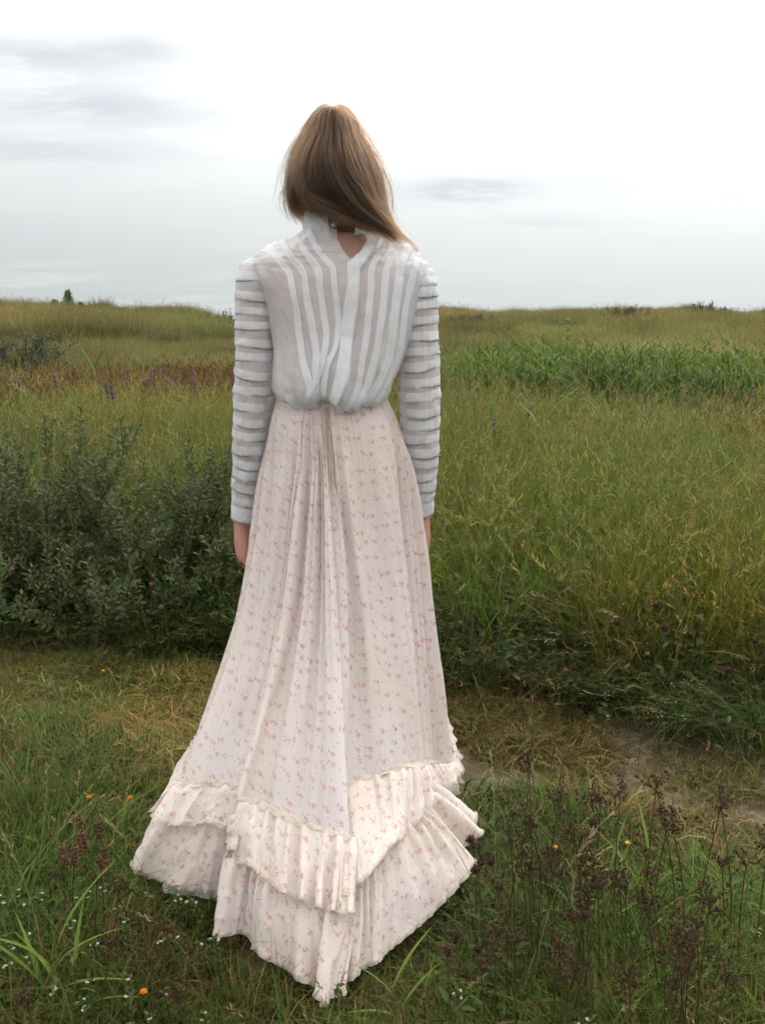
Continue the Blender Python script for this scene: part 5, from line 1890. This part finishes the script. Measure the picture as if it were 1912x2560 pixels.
def build_blouse():
    tab = []
    for y, xl, xr, b, Y in BL:
        l, r = q_y(xl, y, Y), q_y(xr, y, Y)
        tab.append((l[2], (l[0] + r[0]) / 2, (r[0] - l[0]) / 2, b, Y))
    tab = np.array(tab)
    NR, NC = 190, 420
    kn = np.linspace(0, 1, len(tab))
    w = np.linspace(0, 1, NR)
    t = crom(tab, kn, w)
    ph = np.linspace(-math.pi, math.pi, NC, endpoint=False)
    s_, c_ = np.sin(ph), np.cos(ph)
    ex = .88
    sx, cx_ = np.sign(s_) * np.abs(s_) ** ex, np.sign(c_) * np.abs(c_) ** ex
    P = np.stack([t[:, 1:2] + t[:, 2:3] * sx, t[:, 4:5] - t[:, 3:4] * cx_, np.broadcast_to(t[:, 0:1], (NR, NC))], -1)
    n = gnormals(P)
    n = n * np.sign(np.sum(n[NR // 2, :, :2] * (P[NR // 2, :, :2] - [AX, AY]), 1).mean())
    W, PH = w[:, None], ph[None]
    lowf = 1 - sstep(W, .02, .42)
    d = .0040 * folds(ph * .14 + .9, 30, 201, .8)[None] * (1 - sstep(W, .05, .38)) * sstep(W, .0, .03)
    d = d + .006 * folds(ph * .14 + .9 + 0, 17, 205, .8)[None] * lowf
    # blouse pulls in towards the fastening at the centre of the back
    d = d - .014 * np.exp(-((PH + .10 - .1 * W) / .10) ** 2) * (1 - sstep(W, .06, .45)) + .009 * np.exp(-((PH - .22) / .16) ** 2) * (1 - sstep(W, .1, .5))
    # cross creases below the shoulders
    d = d + .0065 * (fbm(PH * 3 + W * 2, W * 26, 211, 3) - .5) * 2 * sstep(W, .5, .7)
    d = d + .0085 * (fbm(PH * 2.2, W * 7 + PH, 213, 4) - .5) * 2 * sstep(W, 0, .1)
    P = P + n * d[..., None]
    P[..., 2] -= (1 - sstep(W, .0, .22)) * (.013 * np.exp(-((PH - .48) / .3) ** 2) - .006 * np.exp(-((PH + .1) / .12) ** 2) + .005 * np.exp(-((PH + .45) / .2) ** 2))
    quads = grid_quads(NR, NC, True)
    # the open placket below the collar: cut the cloth away where the nape shows
    cen = P.reshape(-1, 3)[quads].mean(1)
    dv = cen - np.array([0, 0, CAM_H])
    depth = dv[:, 1] * cp - dv[:, 2] * sp
    px = (CX + FPX * dv[:, 0] / depth) / S
    py = (CY - FPX * (dv[:, 1] * sp + dv[:, 2] * cp) / depth) / S
    hole = inside_poly(px, py, [(727, 470), (728, 512), (737, 535), (757, 561), (776, 545), (791, 519), (788, 470)]) & (cen[:, 1] < 2.26)
    quads = quads[~hole]
    me = np_mesh("blouse", P.reshape(-1, 3), quads=quads)
    bl = link("blouse", me, M_SHEER, PERSON)
    bl["label"] = "sheer white cotton blouse with vertical tucks, puffed over the waist"
    bvh = BVHTree.FromPolygons([Vector(p) for p in P.reshape(-1, 3)], [tuple(q) for q in quads])
    org = Vector((0, 0, CAM_H))

    def lay(name, pts, width, lift=.0018, n_=70, mat=M_TUCK, label=None, fold=.0018, seed=0, taper=True, wob=1.0):
        """a stitched tuck lying on the blouse along a seam line; the left edge is sewn, the right edge stands proud"""
        pts = np.array([(540 + x / 2.753, 560 + y / 2.753) for x, y in pts])
        line = resample(pts, n_)
        tg = np.gradient(line, axis=0)
        tg /= np.linalg.norm(tg, axis=1, keepdims=True) + 1e-9
        nr = np.column_stack([tg[:, 1], -tg[:, 0]])
        nr *= np.sign(nr[:, 0])[:, None] + (nr[:, 0] == 0)[:, None]
        jj = np.arange(n_)
        wd = width * (1 + .16 * wob * (n1(jj * .13, seed + 401) - .5) * 2)
        rows = []
        for f in np.linspace(-.5, .5, 6):
            row = []
            for i in range(n_):
                x, y = line[i] + nr[i] * (f * wd[i] / 2.753) + nr[i] * .8 * (float(n1(np.array([i * .21]), seed + 403)[0]) - .5) * wob
                dr = Vector(ray(x, y)).normalized()
                hit, hn, _, _ = bvh.ray_cast(org, dr)
                if hit is None:
                    row.append(None)
                    continue
                if hn.dot(dr) > 0:
                    hn = -hn
                row.append(np.array(hit + hn * (lift + fold * max(0, f + .3) + .0012 * (float(n1(np.array([i * .5 + f * 3]), seed + 407)[0]) - .5))))
            rows.append(row)
        ok = [i for i in range(n_) if all(r_[i] is not None for r_ in rows)]
        if len(ok) < 4:
            return None
        V = np.array([[r_[i] for i in ok] for r_ in rows])
        # turned-under edge gives the tuck its thickness
        last = V[-1] * .98 + V[-2] * .02
        back = V[-2] + (V[-1] - V[-2]) * .6
        dirv = np.array([Vector(ray(*line[i])).normalized() for i in ok])
        under = back + dirv * (fold * .8 + .001)
        V = np.concatenate([V, under[None]], 0)
        o = link(name, np_mesh(name, V.reshape(-1, 3), quads=grid_quads(len(V), len(ok))), mat, bl)
        if label:
            o["label"] = label
        return o

    lay("tuck", [(338, 112), (366, 150), (400, 205), (468, 290), (512, 355), (530, 450), (558, 600), (580, 780), (602, 950), (640, 1090), (662, 1180), (668, 1280)], 46, seed=1)
    lay("tuck", [(440, 72), (462, 110), (500, 200), (572, 290), (610, 352), (625, 480), (652, 640), (680, 800), (692, 900), (690, 1000), (692, 1090), (690, 1180), (688, 1280)], 48, seed=2)
    lay("tuck", [(528, 42), (550, 80), (592, 155), (650, 240), (704, 320), (720, 450), (744, 620), (762, 760), (752, 860), (706, 1040), (650, 1140), (622, 1230)], 48, seed=3)
    lay("tuck", [(628, 20), (645, 65), (690, 160), (750, 242), (802, 300), (816, 420), (833, 560), (842, 690), (820, 860), (770, 960), (752, 1060), (738, 1180), (716, 1280)], 44, seed=4)
    lay("placket", [(1080, 90), (1058, 140), (1020, 205), (955, 285), (946, 400), (930, 560), (908, 720), (888, 900), (866, 1050), (826, 1190), (790, 1285)], 92, lift=.004, fold=.006, seed=5,
        label="wide stitched button placket down the centre back of the blouse")
    lay("tuck", [(1192, 88), (1165, 145), (1112, 230), (1072, 310), (1066, 450), (1050, 620), (1030, 800), (1002, 950), (980, 1100), (940, 1215), (905, 1290)], 46, seed=6)
    lay("tuck", [(1262, 112), (1248, 165), (1203, 250), (1170, 330), (1156, 500), (1130, 700), (1104, 880), (1078, 980), (1042, 1100), (990, 1205), (945, 1290)], 48, seed=7)
    lay("tuck", [(1335, 150), (1316, 195), (1272, 285), (1254, 400), (1236, 550), (1215, 700), (1200, 840), (1176, 960), (1126, 1080), (1060, 1190), (1000, 1290)], 56, seed=8)
    lay("tuck", [(1400, 205), (1386, 250), (1346, 370), (1320, 480), (1296, 600), (1282, 720), (1264, 860), (1220, 990), (1150, 1130), (1080, 1260)], 44, seed=9)
    # back opening: left yoke edge facing
    lay("yoke_edge", [(835, -60), (838, 60), (870, 130), (915, 215), (940, 262)], 22, lift=.002, fold=.001, seed=10)

    # ---- collar: standing band, open at the nape
    cz = q_y(737, 492, 2.21)[2]
    cc = np.array([q_y(727, 495, 2.262)[0], 2.262])
    ncol = 150
    ph = np.linspace(R(8), R(328), ncol)         # 0 = nape, going round the wearer's right side of the picture first
    rows = []
    for w_ in np.linspace(0, 1, 12):
        pp = -ph + R(-2)
        # the band starts left of the nape and is pulled down and aside on the right
        pull = np.exp(-((2 * math.pi - ph) / .55) ** 2)
        rad = .0745 + .002 * w_ + .004 * np.sin(ph * 9) * w_ + .012 * pull
        hgt = .052 + .008 * np.sin(ph * 2 + .6) - .030 * pull
        x = cc[0] + rad * np.sin(pp) * 1.04 + .008 * pull
        y = cc[1] - rad * np.cos(pp) * .95
        z = cz - .010 - .016 * np.exp(-(ph / .9) ** 2) - .022 * pull + hgt * w_ + .010 * np.sin(-pp) * 0
        z = z + .014 * w_ * np.exp(-((ph - .75) / .35) ** 2)
        rows.append(np.column_stack([x, y, z]))
    V = np.array(rows)
    V += (fbm(np.arange(ncol)[None] * .16, np.linspace(0, 3, 12)[:, None], 301, 3)[..., None] - .5) * .006
    inner = V[::-1].copy()
    inner[..., :2] = cc + (inner[..., :2] - cc) * .965
    V2 = np.concatenate([V, inner], 0)
    co = link("collar", np_mesh("collar", V2.reshape(-1, 3), quads=grid_quads(24, ncol)), M_TUCK, bl)
    co["label"] = "white standing collar open at the nape"
    bt = MB()
    hit, hn, _, _ = bvh.ray_cast(org, Vector(ray(720 * S, 486 * S)).normalized())
    bp_ = np.array(q_y(720, 485, cc[1] - .0735))
    bt.blob(bp_ + [0, -.004, 0], (.0048, .0025, .0048), (1, 1, 1), 14, 8)
    bt.blob(bp_ + [0, -.0065, 0], (.0022, .0014, .0022), (1, 1, 1), 10, 6)
    link("button", bt.mesh("button"), simple_mat("pearl_button", (.8, .78, .74), .25, .6), bl)
    return bl, bvh


BLOUSE, BL_BVH = build_blouse()


def build_sleeve(tab, bands, seed, cuff, label):
    p, r = arm_axis(tab)
    L = np.concatenate([[0], np.cumsum(np.linalg.norm(np.diff(p, axis=0), axis=1))])
    kn = L / L[-1]
    NR, NC = 170, 64
    u = np.linspace(0, 1, NR)

    def axis(uu):
        return crom(p, kn, np.clip(uu, 0, 1)), np.interp(np.clip(uu, 0, 1), kn, r)

    th = np.linspace(0, 2 * math.pi, NC, endpoint=False)

    def ringat(uu, dr, jitter=0.0, sd=0):
        c, rr = axis(np.atleast_1d(uu))
        c2, _ = axis(np.atleast_1d(uu) + .01)
        c0, _ = axis(np.atleast_1d(uu) - .01)
        tg = c2 - c0
        tg /= np.linalg.norm(tg, axis=1, keepdims=True)
        a = np.cross(tg, [0, 1, 0]); a /= np.linalg.norm(a, axis=1, keepdims=True)
        b = np.cross(tg, a)
        rad = rr[:, None] + np.asarray(dr)
        return c[:, None] + a[:, None] * (np.cos(th) * 1.0)[None, :, None] * rad[..., None] + b[:, None] * (np.sin(th) * 1.0)[None, :, None] * rad[..., None]

    y_of = lambda uu: (CY - FPX * 0)
    # sleeve level of a photo row: interpolate along the arm
    ys = np.array([y * S for (y, _, _, _) in tab])
    lev = lambda y: float(np.interp(y, ys, kn))
    cap = np.clip(1 - u / .05, 0, 1)[:, None]
    g = .0022 * folds(np.concatenate([th, th + 6.283])[:NC] * .05 + .3, 90, seed)[None] * (.5 + .5 * np.sin(u * 90)[:, None] ** 2)
    wr = .0045 * (fbm(np.cos(th)[None] * 1.6 + 5, u[:, None] * 18 + np.sin(th)[None] * 1.6, seed + 3, 3) - .5) * 2
    dr = g + wr
    V = ringat(u, dr)
    # rounded crown of the sleeve set into the armhole
    s_in = 1.0 if p[0][0] < AX else -1.0
    crown = []
    for f in np.linspace(1, .08, 9):
        ctr = V[0].mean(0) + np.array([s_in * .034 * f ** 1.2, 0, .020 * math.sin(f * 1.57)])
        crown.append(ctr + (V[0] - V[0].mean(0)) * math.cos(f * 1.5) * np.array([1, 1, .6]))
    V = np.concatenate([np.array(crown), V], 0)
    NRc = len(V)
    me = np_mesh("sleeve", V.reshape(-1, 3), quads=grid_quads(NRc, NC, True))
    # close the crown of the sleeve
    sl = link("sleeve", me, M_SLEEVE, PERSON)
    sl["label"] = label
    rng = np.random.default_rng(seed)
    for i, y in enumerate(bands):
        h = 21.5 + rng.normal(0, 1.2)
        y = y + rng.normal(0, 2.0)
        u0, u1 = lev(y - h * .55), lev(y + h * .45)
        tl = rng.normal(0, .0008)
        rows = []
        for f in np.linspace(0, 1, 5):
            uu = u0 + (u1 - u0) * f
            wob = .0010 * np.sin(th * 3 + i * 1.7)
            drr = .0010 + .0009 * f + wob * f + dr[min(NR - 1, int(round(uu * (NR - 1))))]
            c = ringat(uu, (drr + np.zeros(NC))[None])[0]
            c[:, 2] += tl * np.cos(th) * 2 + .003 * np.sin(th * 2 + i * 2.3) * f
            if i == 0:
                c[:, 2] -= 0
            rows.append(c)
        # turned-in lower edge
        c = ringat(u1 - (u1 - u0) * .02, (.0004 + dr[min(NR - 1, int(round(u1 * (NR - 1))))])[None])[0]
        c[:, 2] += tl * np.cos(th) * 2
        rows.append(c)
        link("tuck", np_mesh("tuck", np.array(rows).reshape(-1, 3), quads=grid_quads(6, NC, True)), M_TUCK, sl)
    u0, u1 = lev(cuff[0]), 1.0
    rows = [ringat(u0 + (u1 - u0) * f, (.002 + .003 * f + .0015 * np.sin(th * 3 + f * 2))[None])[0] for f in np.linspace(0, 1, 6)]
    rows.append(ringat(.99, (np.zeros(NC) - .001)[None])[0])
    cu = link("cuff", np_mesh("cuff", np.array(rows).reshape(-1, 3), quads=grid_quads(len(rows), NC, True)), M_TUCK, sl)
    return sl


build_sleeve(ARM_L, [696, 738, 778, 812, 856, 894, 934, 969, 1008, 1045, 1082, 1116, 1149, 1180, 1211, 1243], 500, (1258, 1296),
             "tucked white sleeve on the arm over the shrub side")
build_sleeve(ARM_R, [706, 734, 766, 800, 840, 876, 912, 949, 984, 1020, 1056, 1089, 1122, 1149, 1180, 1208, 1232], 540, (1246, 1282),
             "tucked white sleeve on the arm over the reed side")


# ---- hair
HAIR = [  # guides: (x, y, dY) from crown to tip
    [(706, 240, .085), (672, 275, .110), (652, 330, .112), (646, 385, .10), (646, 440, .085), (652, 490, .075)],
    [(705, 238, .04), (660, 276, .045), (634, 338, .045), (627, 398, .045), (632, 448, .04), (648, 486, .03)],
    [(706, 236, .0), (654, 276, -.01), (625, 338, -.02), (617, 396, -.02), (624, 442, -.015), (640, 476, .0), (652, 486, .01)],
    [(708, 236, -.03), (664, 276, -.055), (634, 345, -.075), (625, 400, -.072), (630, 438, -.05), (646, 466, -.015), (660, 482, .01)],
    [(711, 234, -.045), (684, 276, -.085), (657, 345, -.105), (650, 398, -.108), (668, 428, -.112), (706, 450, -.112), (752, 470, -.108), (796, 488, -.104)],
    [(715, 233, -.05), (702, 280, -.098), (688, 342, -.118), (696, 398, -.118), (720, 440, -.108), (758, 470, -.10), (800, 490, -.098), (842, 508, -.095)],
    [(719, 233, -.05), (722, 280, -.10), (720, 340, -.122), (736, 395, -.122), (764, 436, -.118), (796, 466, -.112), (840, 496, -.108), (888, 532, -.10)],
    [(724, 234, -.05), (742, 282, -.098), (752, 336, -.118), (770, 388, -.12), (792, 430, -.118), (816, 464, -.115), (852, 502, -.11), (898, 543, -.10)],
    [(729, 235, -.045), (760, 284, -.082), (776, 336, -.098), (794, 386, -.105), (810, 430, -.106), (828, 466, -.106), (858, 502, -.104), (892, 538, -.098)],
    [(733, 236, -.02), (776, 285, -.05), (799, 336, -.065), (816, 386, -.075), (826, 430, -.08), (836, 464, -.085), (852, 494, -.085), (868, 514, -.08)],
    [(735, 237, .0), (785, 286, -.01), (809, 338, -.025), (828, 386, -.038), (836, 428, -.048), (840, 464, -.058), (850, 496, -.06)],
    [(735, 239, .04), (784, 288, .04), (806, 342, .035), (820, 392, .02), (829, 440, 0), (836, 482, -.02), (842, 500, -.025)],
    [(734, 241, .085), (770, 290, .108), (790, 342, .10), (802, 392, .08), (814, 440, .05), (824, 486, .03)],
]


def build_hair():
    NP = 26
    G = []
    for g in HAIR:
        (x0, y0, d0), (x1, y1, d1) = g[0], g[1]
        y0 = y0 + 7 - 8 * max(0.0, 1 - ((d0 - .015) / .085) ** 2)
        g = [(x0, y0, d0), (x0 + (x1 - x0) * .40, y0 + (y1 - y0) * .10, d0 + (d1 - d0) * .45), (x0 + (x1 - x0) * .76, y0 + (y1 - y0) * .42, d0 + (d1 - d0) * .8)] + g[1:]
        g = [(725 + (x - 725) * (.955 if y < 432 else 1.0), y, d) for x, y, d in g]
        pts = np.array([q_y(x, y, HEADC[1] + d) for x, y, d in g])
        k = np.concatenate([[0], np.cumsum(np.linalg.norm(np.diff(pts, axis=0), axis=1))])
        k /= k[-1]
        G.append(crom(pts, k, np.linspace(0, 1, NP)))
    G = np.array(G)                                   # guides, NP, 3
    ng = len(G)
    rng = np.random.default_rng(77)
    ctr = HEADC[None] + np.array([[0, .01, -.01]])

    def surf(a):
        return crom(G.transpose(0, 1, 2).reshape(ng, -1), np.arange(ng, dtype=float), np.atleast_1d(a)).reshape(-1, NP, 3)

    # solid under-layer
    a = np.linspace(0, ng - 1, 90)
    sh = surf(a)
    cax = np.stack([np.full(NP, ctr[0, 0]), np.full(NP, ctr[0, 1]), sh[:, :, 2].mean(0)], 1)
    t = np.linspace(0, 1, NP)
    inner = sh.copy()
    out = sh - cax[None]
    ln = np.linalg.norm(out[..., :2], axis=-1, keepdims=True)
    inner[..., :2] -= out[..., :2] / (ln + 1e-6) * np.minimum(.022, ln * .4)
    inner[:, :, 2] -= .006 * (1 - t)[None]
    inner = inner[:, :NP - 4]
    # strands in locks
    NS = 15000
    nl = 260
    la = rng.uniform(0, ng - 1.001, nl)
    ltone = rng.normal(0, 1, nl)
    lsw = rng.normal(0, .0045, (nl, 3))
    lid = rng.integers(0, nl, NS)
    aa = np.clip(la[lid] + rng.normal(0, .085, NS), 0, ng - 1)
    loose = rng.uniform(0, 1, NS) < .3
    aa = np.where(loose, rng.uniform(0, ng - 1, NS), aa)
    Pp = surf(aa)                                     # NS, NP, 3
    # layer depth and lock waves
    depth = .006 + rng.uniform(0, 1, NS) ** 1.4 * .020
    ax3 = np.stack([np.full(NP, ctr[0, 0]), np.full(NP, ctr[0, 1]), np.zeros(NP)], 1)
    o = Pp - ax3[None]
    o[..., 2] = 0
    ol = np.linalg.norm(o, axis=-1, keepdims=True)
    o = o / (ol + 1e-6)
    Pp = Pp - o * (np.minimum(depth[:, None, None], ol * .25)) * sstep(t, 0, .15)[None, :, None]
    Pp = Pp + o * (.0065 * np.sin(la[lid] * 9.7 + 2.2 * ltone[lid])[:, None, None] * sstep(t, .05, .4)[None, :, None])
    Pp = Pp + lsw[lid][:, None] * (t ** 1.3)[None, :, None] * 1.6
    ph = rng.uniform(0, 6.28, (NS, 3))
    fr = rng.uniform(3, 8, (NS, 1))
    for ax in range(3):
        Pp[..., ax] += .0016 * np.sin(fr * t[None] + ph[:, ax:ax + 1]) * t[None]
    Pp += rng.normal(0, .0022, (NS, 1, 3)) * (.3 + t)[None, :, None]
    # root spread along the parting
    Pp[:, :, 1] += (rng.normal(0, .012, NS)[:, None]) * (1 - t)[None] ** 3
    Pp[:, :, 0] += (rng.normal(0, .004, NS)[:, None]) * (1 - t)[None] ** 6
    Pp[:, :, 2] += .004 * (1 - t)[None] ** 3 - np.abs(rng.normal(0, .004, NS))[:, None] * (1 - t)[None] ** 3
    # uneven lengths
    lcut = rng.uniform(.74, 1.0, nl)
    cut = np.clip(lcut[lid] * (1 - np.abs(rng.normal(0, .10, NS))), .45, 1.0)
    tt = t[None] * cut[:, None] * (NP - 1)
    i0 = np.clip(tt.astype(int), 0, NP - 2)
    f = (tt - i0)[..., None]
    ii = np.arange(NS)[:, None]
    Pp = Pp[ii, i0] * (1 - f) + Pp[ii, i0 + 1] * f
    # flyaways
    fly = rng.uniform(0, 1, NS) < .05
    amp = np.abs(rng.normal(0, .014, NS)) * fly
    Pp = Pp + o * (amp[:, None] * np.sin(np.clip(t * 2.2, 0, 3.1))[None] ** 1.2)[..., None]
    Pp[:, :, 0] += (fly * rng.normal(0, .012, NS))[:, None] * t[None] ** 2
    # hand-placed loose wisps
    W = []
    for w in ([(655, 330, -.04), (622, 395, -.03), (606, 420, -.02), (604, 445, -.02), (612, 472, -.02)],
              [(640, 350, -.03), (616, 410, -.02), (617, 445, -.01), (622, 482, -.01)],
              [(648, 400, -.02), (632, 440, -.02), (634, 465, -.01), (645, 480, 0)],
              [(800, 340, -.04), (836, 385, -.04), (848, 430, -.04), (846, 475, -.05), (868, 510, -.06)],
              [(790, 300, -.02), (826, 360, -.03), (845, 410, -.03), (852, 455, -.05)],
              [(770, 262, -.02), (800, 300, -.02), (812, 330, -.03), (826, 352, -.03)],
              [(830, 440, -.10), (856, 490, -.10), (884, 520, -.10), (898, 546, -.09)],
              [(820, 450, -.10), (860, 500, -.10), (893, 530, -.095), (905, 552, -.09)]):
        pts = resample(np.array([q_y(x, y, HEADC[1] + d) for x, y, d in w]), NP)
        for _ in range(16 if w[0][1] > 430 else 6):
            W.append(pts + rng.normal(0, .0014, (1, 3)) + rng.normal(0, .003, (1, 3)) * (t ** 2)[:, None])
    Pp = np.concatenate([Pp, np.array(W)])
    n = len(Pp)
    hc = bpy.data.hair_curves.new("hair")
    hc.add_curves([NP] * n)
    hc.attributes["position"].data.foreach_set("vector", Pp.astype(np.float32).ravel())
    ra = hc.attributes.get("radius") or hc.attributes.new("radius", 'FLOAT', 'POINT')
    rad = np.broadcast_to((.00034 * (1 - .75 * t ** 2))[None], (n, NP)).copy()
    rad[NS:] *= .7
    ra.data.foreach_set("value", rad.astype(np.float32).ravel())
    tone = np.concatenate([.45 + .30 * ltone[lid] + rng.normal(0, .16, NS), rng.normal(.6, .1, n - NS)])
    ta = hc.attributes.new("tone", 'FLOAT', 'CURVE')
    ta.data.foreach_set("value", np.clip(tone, 0, 1).astype(np.float32))
    m, tr = new_mat("fair_brown_hair")
    at = N(tr, "ShaderNodeAttribute", attribute_name="tone")
    col = mixc(tr, at.outputs["Fac"], (.011, .0046, .0021), (.054, .0245, .0098))
    hb = N(tr, "ShaderNodeBsdfHairPrincipled")
    hb.parametrization = 'COLOR'
    tr.links.new(col, hb.inputs["Color"])
    hb.inputs["Roughness"].default_value = .30
    hb.inputs["Radial Roughness"].default_value = .5
    oo = N(tr, "ShaderNodeOutputMaterial")
    tr.links.new(hb.outputs[0], oo.inputs[0])
    hc.materials.append(m)
    hair = bpy.data.objects.new("hair", hc)
    COL.objects.link(hair)
    hair.parent = PERSON
    hair["label"] = "long fair brown hair swept over one shoulder"
    link("hair_underlayer", np_mesh("hair_underlayer", inner.reshape(-1, 3), quads=grid_quads(len(a), NP - 4)), simple_mat("hair_mass", (.12, .068, .036), .7, .2), hair)


build_hair()
